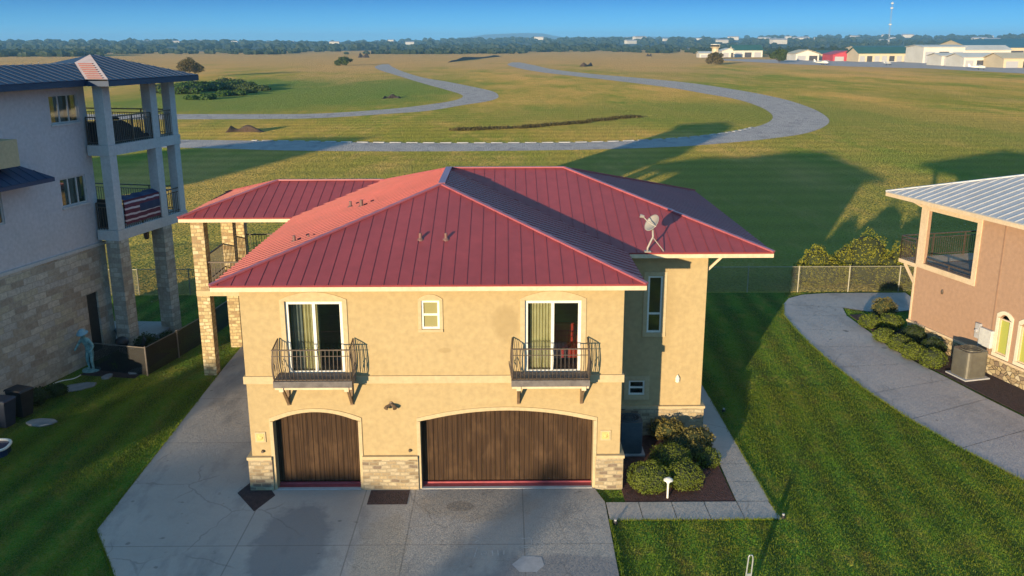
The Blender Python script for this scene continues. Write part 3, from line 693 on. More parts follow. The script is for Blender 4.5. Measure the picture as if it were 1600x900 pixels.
# roof
A, B, C, D, Ec, Fc = (-7.9, 23.45), (3.77, 23.45), (3.77, 27.2), (8.25, 27.2), (8.25, 39.4), (-7.9, 39.4)
Z = lambda p: (p[0], p[1], E_Z)
P1, P2, P3 = (-2.065, 29.285, 8.10), (-2.065, 33.3, 8.10), (2.15, 33.3, 8.10)
m = MB()
roof_plane(m, [Z(A), Z(B), P1], (Z(A), Z(B)))
roof_plane(m, [Z(B), Z(C), P2, P1], (Z(B), Z(C)))
roof_plane(m, [Z(C), Z(D), P3, P2], (Z(C), Z(D)))
roof_plane(m, [Z(D), Z(Ec), P3], (Z(D), Z(Ec)))
roof_plane(m, [Z(Ec), Z(Fc), P2, P3], (Z(Ec), Z(Fc)))
roof_plane(m, [Z(A), P1, P2, Z(Fc)], (Z(A), Z(Fc)), ribw=.014, ribh=.036)
rf = m.build('roof', REDROOF, house, True)
G, I, H1, H2 = (-12.15, 33.3), (-12.15, 39.4), (-9.1, 36.35, 7.226), (-4.87, 36.35, 7.226)
m = MB()
roof_plane(m, [Z(G), (-7.9, 33.3, E_Z), H2, H1], (Z(G), (-7.9, 33.3, E_Z)))
roof_plane(m, [Z(G), H1, Z(I)], (Z(G), Z(I)))
roof_plane(m, [Z(I), H1, H2, (-7.9, 39.4, E_Z)], (Z(I), (-7.9, 39.4, E_Z)))
m.build('porch_roof', REDROOF, house, True)
m = MB()
for p, q in ((Z(A), P1), (Z(B), P1), (P2, P3), (Z(D), P3), (Z(Ec), P3), (Z(Fc), P2), (Z(G), H1), (Z(I), H1), (H1, H2)): cap(m, p, q)
cap(m, P1, P2, .22, .07)
m.build('ridge_cap', CAPBLUE, rf, True)
m = MB(); fz0, fz1, ft = 6.11, E_Z-.05, .03
def fas(p, q, t=.03):
    m.bar((p[0], p[1], (fz0+fz1)/2), (q[0], q[1], (fz0+fz1)/2), t, fz1-fz0)
fas((-7.9, 23.47), (3.77, 23.47)); fas((3.75, 23.49), (3.75, 27.18)); fas((3.77, 27.22), (8.25, 27.22)); fas((8.23, 27.24), (8.23, 39.38)); fas((-12.15, 39.38), (8.25, 39.38))
fas((-7.88, 23.49), (-7.88, 33.28)); fas((-12.15, 33.32), (-7.9, 33.32)); fas((-12.13, 33.34), (-12.13, 39.36))
m.build('fascia', CREAM, house, True)
m = MB(); sz = 6.14
m.box(-7.86, 3.73, 23.49, 24.0, sz, sz+.02); m.box(-7.86, -7.3, 24.0, 33.3, sz, sz+.02); m.box(3.25, 3.73, 24.0, 27.2, sz, sz+.02); m.box(3.25, 8.21, 27.24, 27.7, sz, sz+.02); m.box(6.35, 8.21, 27.7, 39.36, sz, sz+.02); m.box(-12.1, -7.3, 33.34, 39.36, sz, sz+.02)
m.box(-12.1, 8.2, 38.9, 39.36, sz+.003, sz+.023)
m.build('soffit', TRIM, house, True)
m = MB(); m.bar((6.38, 27.9, 5.55), (6.95, 27.9, 6.12), .07, .07); m.bar((6.38, 27.9, 5.5), (6.38, 27.9, 6.12), .05, .07); m.build('eave_brace', CREAM, house, True)
VENT = M('vent_pipe', (.20, .10, .09), (.14, .07, .06), 7, .6)
def nrmz(n): return Vector(n).normalized()
for (x, y_, z_, sc_) in [(-6.34, 26.74, 6.77, 1), (-5.34, 31.02, 7.08, 1), (-4.81, 30.07, 7.24, 1.2), (-5.9, 26.7, 6.90, .6), (-2.47, 25.83, 7.02, 1), (-1.73, 25.82, 7.02, 1)]:
    q = MB(); q.lathe((x, y_, z_-.05), [(.12*sc_, 0), (.10*sc_, .05), (.05*sc_, .10), (.045*sc_, .24*sc_)], 12); q.build('roof_vent', VENT, rf, True)
# porch columns and upper deck
for (x, y_, lab) in [(-11.55, 33.75, 0), (-11.5, 37.15, 0), (-11.5, 38.75, 0)]:
    q = MB(); q.box(x-.24, x+.24, y_-.24, y_+.24, 0, 6.13); q.build('porch_column', COLSTONE, house, True)
q = MB(); q.box(-11.8, -7.31, 33.5, 38.85, 3.22, 3.42); q.build('porch_deck', TRIM, house, True)
q = MB()
for (p, r_) in (((-11.7, 34.0), (-11.7, 38.8)), ((-11.3, 33.6), (-7.35, 33.6)), ((-11.7, 38.8), (-7.35, 38.8))):
    q.bar((*p, 4.52), (*r_, 4.52), .05, .05); q.bar((*p, 3.55), (*r_, 3.55), .04, .04)
    L_ = math.dist(p, r_); n_ = int(L_/.12)
    for i in range(n_+1):
        k = i/n_; x, y_ = p[0]+(r_[0]-p[0])*k, p[1]+(r_[1]-p[1])*k; q.bar((x, y_, 3.43), (x, y_, 4.5), .018, .018)
q.build('porch_railing', RAILBR, house, True)

# juliet balconies: belly rails on a bracketed deck
def balcony(x0, lab):
    b = thing('balcony', lab, 'balcony', (x0, 24, 0)) if False else None
def make_balcony(x0):
    x1 = x0+2.14; yf, yw = 23.26, 23.94
    m = MB()
    for i in range(9): y_ = yf+(yw-yf)*i/9; m.box(x0+.02, x1-.02, y_+.004, y_+(yw-yf)/9-.004, 3.60, 3.635)
    d = m.build('balcony', DECKGR, house, True)
    q = MB(); q.box(x0, x1, yf-.04, yf-.001, 3.46, 3.64); q.box(x0-.001, x0+.019, yf, yw, 3.46, 3.64); q.box(x1-.019, x1+.001, yf, yw, 3.46, 3.64); q.build('rim', DECKGR, d, True)
    q = MB(); q.box(x0+.02, x1-.02, yf+.02, yf+.12, 3.38, 3.455); q.build('beam', CREAM, d, True)
    for x in (x0+.2, x1-.16):
        q = MB(); q.box(x-.04, x+.04, 23.93, 23.998, 2.66, 3.45); q.bar((x, 23.95, 2.72), (x, 23.36, 3.42), .07, .07, (1, 0, 0)); q.box(x-.04, x+.04, 23.36, 23.92, 3.38, 3.45)
        q.build('bracket', BRKT, d, True)
        q = MB(); q.box(x-.06, x+.06, 23.24, 23.35, 3.33, 3.45); q.build('corbel_end', CREAM, d, True)
    belly = lambda z: .075*math.sin(math.pi*min(1, max(0, (z-3.62)/.95))**.8)
    zt = 4.52; zs = [3.63+(zt-3.63)*i/7 for i in range(8)]
    q = MB()                                    # front panel
    n_ = 19
    for i in range(n_+1):
        x = x0+.03+(x1-x0-.06)*i/n_; q.tube([(x, yf+.03-belly(z), z) for z in zs], .009 if i not in (0, n_) else .018, 5)
    q.bar((x0, yf+.03, zt), (x1, yf+.03, zt), .04, .03); q.bar((x0, yf-.02, 4.36), (x1, yf-.02, 4.36), .018, .018); q.bar((x0, yf+.03, 3.66), (x1, yf+.03, 3.66), .025, .025)
    q.build('front_rail', RAILBR, d, True, smooth=False)
    for s, xe in ((-1, x0+.03), (1, x1-.03)):
        q = MB(); n_ = 6
        for i in range(n_+1):
            y_ = yf+.03+(yw-.05-yf)*i/n_; top = zt+.12*(i/n_)**.8; zz = [3.63+(top-3.63)*k/7 for k in range(8)]
            q.tube([(xe+s*.6*belly(3.62+(z-3.62)*.95/(top-3.62)), y_, z) for z in zz], .008 if i not in (0, n_) else .018, 5)
        q.tube([(xe+s*.0, yf+.03+(yw-.05-yf)*k/8, zt+.12*(k/8)**.8) for k in range(9)], .019, 6)
        q.tube([(xe+s*.03, yf+.03, 3.7), (xe+s*.09, yf+.25, 4.1), (xe+s*.09, yf+.45, 3.95), (xe+s*.06, yf+.35, 3.8)], .012, 5)
        q.build('side_rail', RAILBR, d, True)
    return d
make_balcony(-6.34)['label'] = 'iron balcony above the single garage door'
make_balcony(.14)['label'] = 'iron balcony above the double garage door'
# red armchair seen through the right sliding door
ac = thing('armchair', 'red armchair inside, behind the right-hand sliding balcony door', 'armchair', (1.72, 25.3, 3.5))
RC = M('red_fabric', (.55, .04, .03), (.45, .03, .025), 5, .9)
for nm, bx in (('seat', (-.35, .35, -.3, .35, .15, .45)), ('backrest', (-.38, .38, .36, .52, .15, 1.0)), ('armrest', (-.5, -.36, -.3, .5, .1, .66)), ('armrest', (.36, .5, -.3, .5, .1, .66))):
    q = MB(); q.box(*bx); q.build(nm, RC, ac, bevel=.04)
for sx in (-.4, .4):
    for sy in (-.22, .42): q = MB(); q.box(sx-.03, sx+.03, sy-.03, sy+.03, 0, .1); q.build('leg', DARKMET, ac)

# satellite dish standing at the eave of the rear wing
dish = thing('satellite_dish', 'pale grey satellite dish on a bent mast at the eave of the red roof', 'satellite dish', (4.36, 27.25, 6.30))
DG = M('dish_grey', (.36, .33, .29), (.29, .265, .24), 3, .5)
q = MB(); q.box(-.10, .10, -.09, .12, 0, .03); q.build('foot', DG, dish)
q = MB(); q.tube([(0, 0, .02), (0, 0, .12), (.10, .02, .34), (.16, .03, .46), (.14, .03, .72)], .032, 8); q.build('mast', DG, dish, smooth=True)
q = MB(); q.tube([(.16, .03, .44), (.50, -.02, .02)], .016, 6); q.build('strut', DG, dish)
rm = Matrix.Rotation(R(-52), 3, 'Y') @ Matrix.Rotation(R(18), 3, 'X')
q = MB(); pr = [(.02, .0)]+[(.30*k/8, .09*(k/8)**2) for k in range(1, 9)]; pr2 = [(r_+.002, z_-.016) for r_, z_ in pr][::-1]
base = len(q.v); N = 28; tf = rm
allp = pr+pr2
for r_, z_ in allp:
    for k in range(N): t_ = 2*math.pi*k/N; p = tf @ Vector((r_*math.cos(t_)*.95, r_*math.sin(t_), z_)); q.v.append((.16+p.x, .05+p.y, .86+p.z))
for i in range(len(allp)-1):
    for k in range(N): a = i*N; q.f.append((a+k, a+(k+1) % N, a+N+(k+1) % N, a+N+k))
q.f.append(tuple(range(N))); q.f.append(tuple(range((len(allp)-1)*N, len(allp)*N)))
q.build('reflector', DG, dish, smooth=True)
arm0 = Vector((.16, .05, .86))+tf @ Vector((.0, -.30, .06)); feed = Vector((.16, .05, .86))+tf @ Vector((0, -.05, .52))
q = MB(); q.tube([tuple(arm0), tuple(arm0.lerp(feed, .6)+Vector((0, 0, -.05))), tuple(feed)], .018, 6); fa = q.build('feed_arm', DG, dish)
q = MB(); q.tube([tuple(feed-Vector((.07, 0, 0))), tuple(feed+Vector((.05, 0, -.03)))], [.06, .045], 10); q.build('feed_horn', DG, fa)

# ================================================================== FOUR STOREY NEIGHBOUR (left)
c_ = R(13.8)
tower = thing('apartment_building', 'tall pale building with limestone ground floor, dark metal roof and stacked corner balconies', 'building', (-16.7, 35.9, 0), -c_)
PALE = M('pale_stucco', (.54, .50, .52), (.50, .465, .48), .8, .9, .3, 70)
PALEW = M('pale_trim', (.53, .51, .50), (.48, .46, .455), 1, .85)
NAVY = M('dark_metal_roof', (.022, .045, .10), (.018, .038, .085), .8, .5, .05, 8)
W0 = Fr((0, 0), (0, 1), (1, 0))            # s = v (back), o = u (outwards), local frame
VF, VB = -13.0, .7
w1 = (-1.30, .27, 9.60, 10.68, 10.68); w2 = (-1.27, .17, 6.44, 7.55, 7.55); w3 = (-5.6, -4.22, 6.38, 7.50, 7.50); dr = (-.70, -.03, .35, 2.80, 2.80)
m = MB(); facade(m, W0, VF, VB, 4.62, 11.1, [w1, w2, w3], .16)
m.poly([(0, VB, 4.62), (-6, VB, 4.62), (-6, VB, 11.1), (0, VB, 11.1)]); m.poly([(0, VF, 4.62), (-6, VF, 4.62), (-6, VF, 11.1), (0, VF, 11.1)]); m.poly([(-6, VF, 4.62), (-6, VB, 4.62), (-6, VB, 11.1), (-6, VF, 11.1)])
m.build('wall', PALE, tower, recalc=False)
m = MB(); W1 = Fr((.06, 0), (0, 1), (1, 0)); facade(m, W1, VF, VB+.06, 0, 4.60, [dr], .2)
m.poly([(.06, VB+.06, 0), (-6.06, VB+.06, 0), (-6.06, VB+.06, 4.6), (.06, VB+.06, 4.6)]); m.poly([(.06, VF, 0), (-6.06, VF, 0), (-6.06, VF, 4.6), (.06, VF, 4.6)]); m.poly([(-6.06, VF, 0), (-6.06, VB+.06, 0), (-6.06, VB+.06, 4.6), (-6.06, VF, 4.6)])
m.build('stone_wall', STONEL, tower, recalc=False)
m = MB(); m.box(.001, .10, VF, VB+.1, 4.60, 4.72); m.box(-6.0, .001, VB+.001, VB+.10, 4.60, 4.72); m.build('stone_ledge', PALEW, tower)
for o in (w1, w2):
    wd = (o[1]-o[0])/3; f = window(tower, W0, o[0], o[1], o[2], o[3], -.10, .06, (o[0]+wd, o[0]+2*wd), (), PALEW, glass_mat('tall_glass', (.02, .045, .03), .22, .2))
    m = MB(); m.fbox(W0, o[0]-.05, o[1]+.05, .001, .05, o[2]-.08, o[2]-.002); m.build('sill', PALEW, tower)
window(tower, W0, w3[0], w3[1], w3[2], w3[3], -.10, .06, (-4.9,), (), PALEW, MATS['tall_glass'])
m = MB(); m.box(-.08, -.03, dr[0], dr[1], dr[2], dr[3]); dd = m.build('side_door', M('door_dark', (.03, .035, .04), (.02, .025, .03), 6, .5), tower)
m = MB(); m.box(-.03, .02, dr[0]+.06, dr[0]+.1, 1.35, 1.5); m.build('handle', DARKMET, dd)
# balconies: two slabs, upper columns, stone columns below
for (z0, z1) in ((4.85, 5.26), (8.25, 8.66)):
    m = MB(); m.box(-4.2, 1.08, VB+.02, 5.25, z0, z1); m.box(.12, 1.08, .34, VB+.02, z0, z1); m.build('balcony_slab', PALEW, tower)
for v_ in (.60, 3.62):
    for (z0, z1) in ((5.262, 8.248), (8.662, 11.12)):
        m = MB(); m.box(.62, 1.06, v_-.22, v_+.22, z0, z1); m.build('column', PALEW, tower, bevel=.015)
    m = MB(); m.box(.50, 1.10, v_-.32, v_+.30, 0, 4.848); m.build('stone_column', brick_mat('pale_column_stone', [(.40, .36, .29), (.47, .43, .36), (.33, .29, .24), (.50, .46, .39), (.38, .34, .28)], (.30, .27, .22), .34, .2, .012), tower)
for (z0, z1) in ((5.262, 8.248), (8.662, 11.12)):
    for (u_, v_) in ((.84, 5.02), (-3.9, 5.02)):
        m = MB(); m.box(u_-.2, u_+.2, v_-.2, v_+.2, z0, z1); m.build('column', PALEW, tower, bevel=.015)
def railing(parent, pts, z0, h=1.08, step=.12, mat=DARKMET):
    q = MB()
    for p, r_ in zip(pts, pts[1:]):
        q.bar((*p, z0+h), (*r_, z0+h), .05, .05); q.bar((*p, z0+h-.16), (*r_, z0+h-.16), .03, .03); q.bar((*p, z0+.1), (*r_, z0+.1), .03, .03)
        L_ = math.dist(p, r_); n_ = max(1, int(L_/step))
        for i in range(n_+1):
            k = i/n_; x, y_ = p[0]+(r_[0]-p[0])*k, p[1]+(r_[1]-p[1])*k; q.bar((x, y_, z0), (x, y_, z0+h-.16), .018, .018)
        n_ = max(1, round(L_/1.5))
        for i in range(n_+1):
            k = i/n_; x, y_ = p[0]+(r_[0]-p[0])*k, p[1]+(r_[1]-p[1])*k; q.bar((x, y_, z0), (x, y_, z0+h), .045, .045)
    return q.build('railing', mat, parent)
for z0 in (5.26, 8.66):
    railing(tower, [(.12, .45), (.62, .45)], z0); railing(tower, [(.98, .85), (.98, 3.4)], z0); railing(tower, [(.98, 3.86), (.98, 4.85), (.98, 5.18), (-4.1, 5.18)], z0)
# solid dark lining behind the lowest rail bay by the wall
for z0, z1 in ((8.7, 9.55), (5.3, 6.5)): m = MB(); m.box(.14, .58, .5, .52, z0, z1); m.build('rail_screen', M('black_screen', (.012, .012, .014), (.02, .02, .02), 8, .8), tower)
# roofs
RZ, UR, PT, VC, EB, VE = 11.2, -1.15, .31, -.05, 1.72, 6.1
km, kb = .72-UR, EB-UR; rzm, rzb = RZ+PT*km, RZ+PT*kb
m = MB()
roof_plane(m, [(.72, VF, RZ), (.72, VC, RZ), (UR, VC+km, rzm), (UR, VF, rzm)], ((.72, VF, RZ), (.72, VC, RZ)), seam=.42, ribw=.02, ribh=.025)
roof_plane(m, [(-6.7, VF, RZ-.2), (-6.7, VC+km, RZ-.2), (UR, VC+km, rzm), (UR, VF, rzm)], ((-6.7, VF, RZ-.2), (-6.7, VC+km, RZ-.2)), seam=.42)
roof_plane(m, [(EB, VC, RZ), (EB, VE, RZ), (UR, VE-kb, rzb), (UR, VC+kb, rzb)], ((EB, VC, RZ), (EB, VE, RZ)), seam=.42, ribw=.02, ribh=.025)
roof_plane(m, [(EB, VE, RZ), (-6.7, VE, RZ), (UR, VE-kb, rzb)], ((EB, VE, RZ), (-6.7, VE, RZ)), seam=.42)
m.poly([(-6.7, VE, RZ), (-6.7, VC+km, RZ-.2), (UR, VC+km, rzm), (UR, VC+kb, rzb), (UR, VE-kb, rzb)])
rt_ = m.build('roof', NAVY, tower)
# the front-facing slope between valley and hip has its sunlight put into the colour: pale sheet, dark red seams
STEP = M('sunlit_slope_colour', (.62, .48, .44), (.55, .42, .38), 2, .5); STEPR = M('sunlit_slope_seam', (.22, .05, .05), (.17, .04, .04), 3, .5)
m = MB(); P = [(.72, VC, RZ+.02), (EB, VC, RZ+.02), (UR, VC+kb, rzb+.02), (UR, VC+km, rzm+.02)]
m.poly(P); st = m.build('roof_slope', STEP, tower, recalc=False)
m = MB()
for i in range(8):
    k = (i+.5)/8.2; a = Vector((.72-km*k, VC+km*k, RZ+PT*km*k)); b = Vector((EB-kb*k, VC+kb*k, RZ+PT*kb*k)); b = a+Vector((1.0, 0, 0)); a2 = a.lerp(b, .14); b2 = a.lerp(b, .80)
    m.bar(a2+Vector((0, .03, .035)), b2+Vector((0, .03, .035)), .13, .03)
m.build('seam', STEPR, st)
m = MB()
def fb(p, q): m.bar((*p, RZ-.14), (*q, RZ-.14), .05, .2)
fb((.70, VF), (.70, VC+.02)); fb((.72, VC+.02), (EB, VC+.02)); fb((EB-.02, VC+.05), (EB-.02, VE)); fb((EB-.04, VE-.02), (-6.7, VE-.02)); m.build('fascia', NAVY, tower)
m = MB(); m.box(-6.6, .66, VF, VC-.01, 11.0, 11.02) if False else None; m.box(-6.6, EB-.06, VC+.05, VE-.06, 11.125, 11.145); m.build('soffit', PALEW, tower)
# pent roof and lit bay at the near end
m = MB(); roof_plane(m, [(1.05, VF, 7.86), (1.05, -2.75, 7.86), (.0, -3.5, 8.42), (.0, VF, 8.42)], ((1.05, VF, 7.86), (1.05, -2.75, 7.86)), seam=.42)
m.poly([(1.05, -2.75, 7.86), (.0, -2.75, 7.86), (.0, -3.5, 8.42)]); m.box(1.0, 1.05, VF, -2.75, 7.72, 7.85); m.box(.001, 1.0, VF, -2.78, 7.78, 7.80)
m.build('pent_roof', NAVY, tower)
m = MB(); m.box(.001, .8, VF, -4.03, 8.43, 9.35); m.build('bay', TRIM, tower)

def loc(o, u, v, z=0):
    return o.matrix_basis @ Vector((u, v, z)) if False else (Matrix.Translation(o.location) @ Matrix.Rotation(o.rotation_euler.z, 4, 'Z')) @ Vector((u, v, z))
# things on the balconies
sofa = thing('outdoor_sofa', 'black covered sofa heaped on the top balcony of the tall building', 'sofa', loc(tower, .35, 2.1, 8.66), -c_)
BLK = M('black_cover', (.015, .014, .016), (.03, .028, .03), 5, .7, .5, 12, .05)
def heap(prof, d0, d1, name, parent, mat):
    q = MB(); n_ = len(prof)
    for x in (d0, d1): q.v += [(x, a, b) for a, b in prof]
    q.f.append(tuple(range(n_))); q.f.append(tuple(range(2*n_-1, n_-1, -1)))
    for i in range(n_): j = (i+1) % n_; q.f.append((i, n_+i, n_+j, j))
    return q.build(name, mat, parent, bevel=.06)
heap([(-1.2, .02), (1.5, .02), (1.45, .2), (.95, .28), (.8, .52), (.35, .50), (.15, .72), (-.3, .88), (-1.1, .95)], -.3, .45, 'cover', sofa, BLK)
heap([(-1.15, .95), (-.3, .9), (-.35, 1.0), (-1.1, 1.05)], -.25, .35, 'cushion', sofa, BLK)
ban = thing('striped_flag', 'navy, red and white striped flag draped on the middle balcony rail', 'flag', loc(tower, 1.04, .95, 5.4), -c_)
def flagmat():
    m, t, b = nodes('striped_cloth'); v = coords(t); sp = t.nodes.new('ShaderNodeSeparateXYZ'); t.links.new(v, sp.inputs[0])
    f = math2(t, 'FRACT', math2(t, 'MULTIPLY', math2(t, 'ADD', sp.outputs[2], math2(t, 'MULTIPLY', noise(t, v, 1.2, 2), .10)), 4.2))
    c = mixrgb(t, math2(t, 'GREATER_THAN', f, .68), (.12, .02, .035), (.55, .42, .42))
    z = math2(t, 'LESS_THAN', math2(t, 'ABSOLUTE', math2(t, 'SUBTRACT', sp.outputs[2], .55)), .16); y_ = math2(t, 'GREATER_THAN', sp.outputs[1], 1.0)
    c = mixrgb(t, math2(t, 'MULTIPLY', z, y_), c, (.03, .035, .08))
    t.links.new(c, b.inputs['Base Color']); b.inputs['Roughness'].default_value = .9; return m
q = MB(); ns = 20
for i in range(ns+1):
    y_ = 2.35*i/ns; o = .02*math.sin(i*1.3)
    q.v += [(o+.0, y_, .0), (o+.02, y_, .5), (o+.01, y_, .98), (o-.04, y_, 1.0), (o-.05, y_, .05)]
for i in range(ns):
    for k in range(4): a = i*5+k; q.f.append((a, a+5, a+6, a+1))
q.build('striped_panel', flagmat(), ban, recalc=False, smooth=True)
q = MB()
for i in range(ns+1): y_ = 2.35*i/ns; q.v += [(.03, y_, 1.0+.0*i), (-.28, y_, 1.08+.05*math.sin(i*.7)), (-.75, y_, 1.0+.04*math.sin(i))]
for i in range(ns):
    for k in range(2): a = i*3+k; q.f.append((a, a+3, a+4, a+1))
q.build('blue_cloth', M('navy_cloth', (.03, .05, .14), (.02, .035, .10), 4, .8), ban, recalc=False, smooth=True)
for (u_, v_, z_, lab) in ((.55, 4.3, 7.98, 'small black lantern hanging under the upper balcony slab'), (.45, 3.0, 4.55, 'small black lantern hanging under the lower balcony slab')):
    l_ = thing('hanging_lantern', lab, 'lantern', loc(tower, u_, v_, z_), -c_, 'lanterns under the balconies')
    q = MB(); q.lathe((0, 0, -.2), [(.06, 0), (.11, .05), (.12, .28), (.04, .36)], 8); q.build('lantern_body', DARKMET, l_)
    q = MB(); q.tube([(0, 0, .15), (0, 0, .27)], .012, 5); q.build('hook', DARKMET, l_)

# ground around the tall building
slabm = concrete('patio_concrete', (.33, .32, .31), (.28, .27, .265), None, (.2, .2, .2), .3)
slab('patio', [(-17.4, 36.9), (-15.6, 36.4), (-15.0, 38.7), (-15.15, 39.7), (-18.4, 39.9)], slabm, .30)
STN = M('flagstone', (.26, .27, .28), (.19, .2, .21), 3, .85, .3, 20)
for i, (x, y_, a, b, lab) in enumerate([(-15.9, 28.9, .62, .35, 'pale flagstone in the grass in front of the wheeled bins'), (-16.2, 32.2, .75, .4, 'largest flagstone at the foot of the limestone wall'), (-14.55, 34.0, .5, .3, 'flagstone at the foot of the black fence corner'), (-15.5, 33.3, .32, .2, 'small flagstone among the dark bed in front of the statue')]):
    pts = [(math.cos(k*math.pi/4+.2)*a*rnd.uniform(.8, 1.1), math.sin(k*math.pi/4+.2)*b*rnd.uniform(.8, 1.1)) for k in range(8)]
    q = MB(); q.prism([(px_, py_) for px_, py_ in pts], 0, .07); o = q.build('flagstone', STN, bevel=.02); o.location = (x, y_, .01); o.rotation_euler.z = .5*i
    tag(o, lab, 'stone', 'flagstones by the tall building')
# weathered statue: one continuous figure, leaning, with a round hat
st = thing('garden_statue', 'turquoise weathered statue of a leaning figure in a round hat by the limestone wall', 'statue', (-16.45, 34.15, 0), R(160))
VERD = M('verdigris', (.28, .47, .46), (.13, .28, .30), 9, .6, .4, 18, .03); VERB = M('verdigris_hat', (.30, .48, .56), (.20, .36, .44), 5, .55)
def skin(name, verts, edges, radii, mat, parent, lvl=2, rootv=0):
    me = bpy.data.meshes.new(name); me.from_pydata(verts, edges, []); o = bpy.data.objects.new(name, me); COL.objects.link(o)
    md = o.modifiers.new('s', 'SKIN'); md.use_smooth_shade = True
    for i, r_ in enumerate(radii): me.skin_vertices[0].data[i].radius = (r_, r_)
    me.skin_vertices[0].data[rootv].use_root = True
    sm = o.modifiers.new('d', 'SUBSURF'); sm.levels = lvl; sm.render_levels = lvl
    me.materials.append(mat); o.parent = parent; return o
V_ = [(0, 0, .86), (0, .03, 1.02), (0, .10, 1.2), (0, .17, 1.34), (0, .21, 1.42), (0, .25, 1.52), (0, .26, 1.62),
      (.17, .17, 1.34), (.30, .24, 1.12), (.30, .40, .98), (.29, .47, .93), (-.17, .17, 1.34), (-.32, .10, 1.1), (-.28, .22, .9), (-.26, .28, .86),
      (.10, 0, .80), (.13, .05, .46), (.13, -.02, .10), (.13, .12, .05), (-.10, 0, .80), (-.14, .10, .45), (-.13, .04, .10), (-.13, .18, .05)]
E_ = [(0, 1), (1, 2), (2, 3), (3, 4), (4, 5), (5, 6), (3, 7), (7, 8), (8, 9), (9, 10), (3, 11), (11, 12), (12, 13), (13, 14), (0, 15), (15, 16), (16, 17), (17, 18), (0, 19), (19, 20), (20, 21), (21, 22)]
Rr = [.15, .13, .15, .13, .06, .10, .09, .07, .05, .042, .04, .07, .05, .042, .04, .10, .07, .045, .04, .10, .07, .045, .04]
skin('figure', V_, E_, Rr, VERD, st)
q = MB(); q.lathe((0, .26, 1.62), [(.23, 0), (.22, .03), (.15, .04), (.14, .13), (.06, .18)], 18, Matrix.Rotation(R(-16), 3, 'X')); q.build('hat', VERB, st, smooth=True)
q = MB(); q.lathe((0, .03, 0), [(.34, 0), (.34, .06), (.28, .07)], 18); q.build('base', VERD, st)

# wheeled bins, wading pool rim, hose and kettle grill
def bin_(x, y_, rz, lab, c):
    b = thing('wheeled_bin', lab, 'bin', (x, y_, 0), rz, 'wheeled bins by the limestone wall')
    q = MB(); q.hexa([(-.22, -.26, .06), (.22, -.26, .06), (.22, .24, .06), (-.22, .24, .06), (-.29, -.36, .98), (.29, -.36, .98), (.29, .34, .98), (-.29, .34, .98)]); q.build('body', c, b, bevel=.02)
    q = MB(); q.hexa([(-.31, -.39, .985), (.31, -.39, .985), (.31, .40, .985), (-.31, .40, .985), (-.27, -.33, 1.05), (.27, -.33, 1.05), (.27, .36, 1.05), (-.27, .36, 1.05)]); ld = q.build('lid', c, b, bevel=.02)
    q = MB(); q.tube([(-.24, .44, .96), (.24, .44, .96)], .018, 6); q.build('handle', c, b)
    for s in (-1, 1): q = MB(); q.tube([(s*.22, .26, .13), (s*.29, .26, .13)], .13, 14); q.build('wheel', BLK, b)
    return b
BIN = M('bin_plastic', (.014, .022, .045), (.02, .03, .055), 4, .5); BIN2 = M('bin_black', (.012, .013, .018), (.02, .02, .025), 4, .5)
bin_(-16.85, 29.55, R(70), 'black wheeled bin nearest the limestone wall corner plants', BIN2); bin_(-17.0, 28.65, R(78), 'dark blue wheeled bin in front of the black one', BIN)
pool = thing('wading_pool', 'oval wading pool with white rim at the left edge of the lawn', 'pool', (-16.35, 26.5, 0), R(10))
def oval(a, b, n_, off=0): return [((a+off)*math.copysign(abs(math.cos(t_))**.7, math.cos(t_)), (b+off)*math.copysign(abs(math.sin(t_))**.7, math.sin(t_)), 0) for t_ in [2*math.pi*k/n_ for k in range(n_+1)]]
q = MB(); q.tube([(x, y_, .27) for x, y_, _ in oval(.62, .5, 36)], .045, 8, False); q.build('rim', WHITE, pool, smooth=True)
q = MB(); q.prism([(x, y_) for x, y_, _ in oval(.60, .48, 36)[:-1]], 0, .24); q.build('basin', M('pool_navy', (.02, .035, .09), (.015, .03, .08), 3, .2), pool)
grill = thing('kettle_grill', 'black kettle grill on legs behind the mesh fence', 'grill', (-15.6, 35.2, 0), .4)
q = MB(); q.lathe((0, 0, .62), [(.05, 0), (.2, .06), (.27, .2), (.27, .22), (.24, .34), (.12, .42), (.03, .44)], 18); q.build('kettle', BIN2, grill, smooth=True)
for k in range(3): q = MB(); q.tube([(.1*math.cos(k*2.1), .1*math.sin(k*2.1), .65), (.27*math.cos(k*2.1), .27*math.sin(k*2.1), 0)], .015, 6); q.build('leg', DARKMET, grill)
def patio_chair(x, y_, rz, lab):
    b = thing('patio_chair', lab, 'chair', (x, y_, .01), rz, 'black patio chairs behind the fence')
    q = MB(); q.box(-.26, .26, -.25, .25, .40, .46); q.build('seat', BIN2, b, bevel=.02)
    q = MB(); q.hexa([(-.26, .22, .46), (.26, .22, .46), (.26, .27, .46), (-.26, .27, .46), (-.26, .36, 1.0), (.26, .36, 1.0), (.26, .40, 1.0), (-.26, .40, 1.0)]); q.build('backrest', BIN2, b, bevel=.02)
    for sx in (-1, 1):
        for sy in (-1, 1): q = MB(); q.bar((sx*.23, sy*.22, .4), (sx*.25, sy*.26, 0), .03, .03); q.build('leg', BIN2, b)
        q = MB(); q.bar((sx*.28, -.22, .64), (sx*.28, .3, .66), .04, .03); q.bar((sx*.28, -.22, .64), (sx*.26, -.24, .42), .03, .03); q.build('armrest', BIN2, b)
patio_chair(-16.0, 36.6, R(100), 'black patio chair nearest the stone column'); patio_chair(-15.0, 35.0, R(-60), 'black patio chair facing the kettle grill')
q = MB(); pts = []
for k in range(40): t_ = k/39; pts.append((-17.55+.9*t_+.1*math.sin(t_*9), 31.6+1.9*t_+.08*math.cos(t_*11), .05))
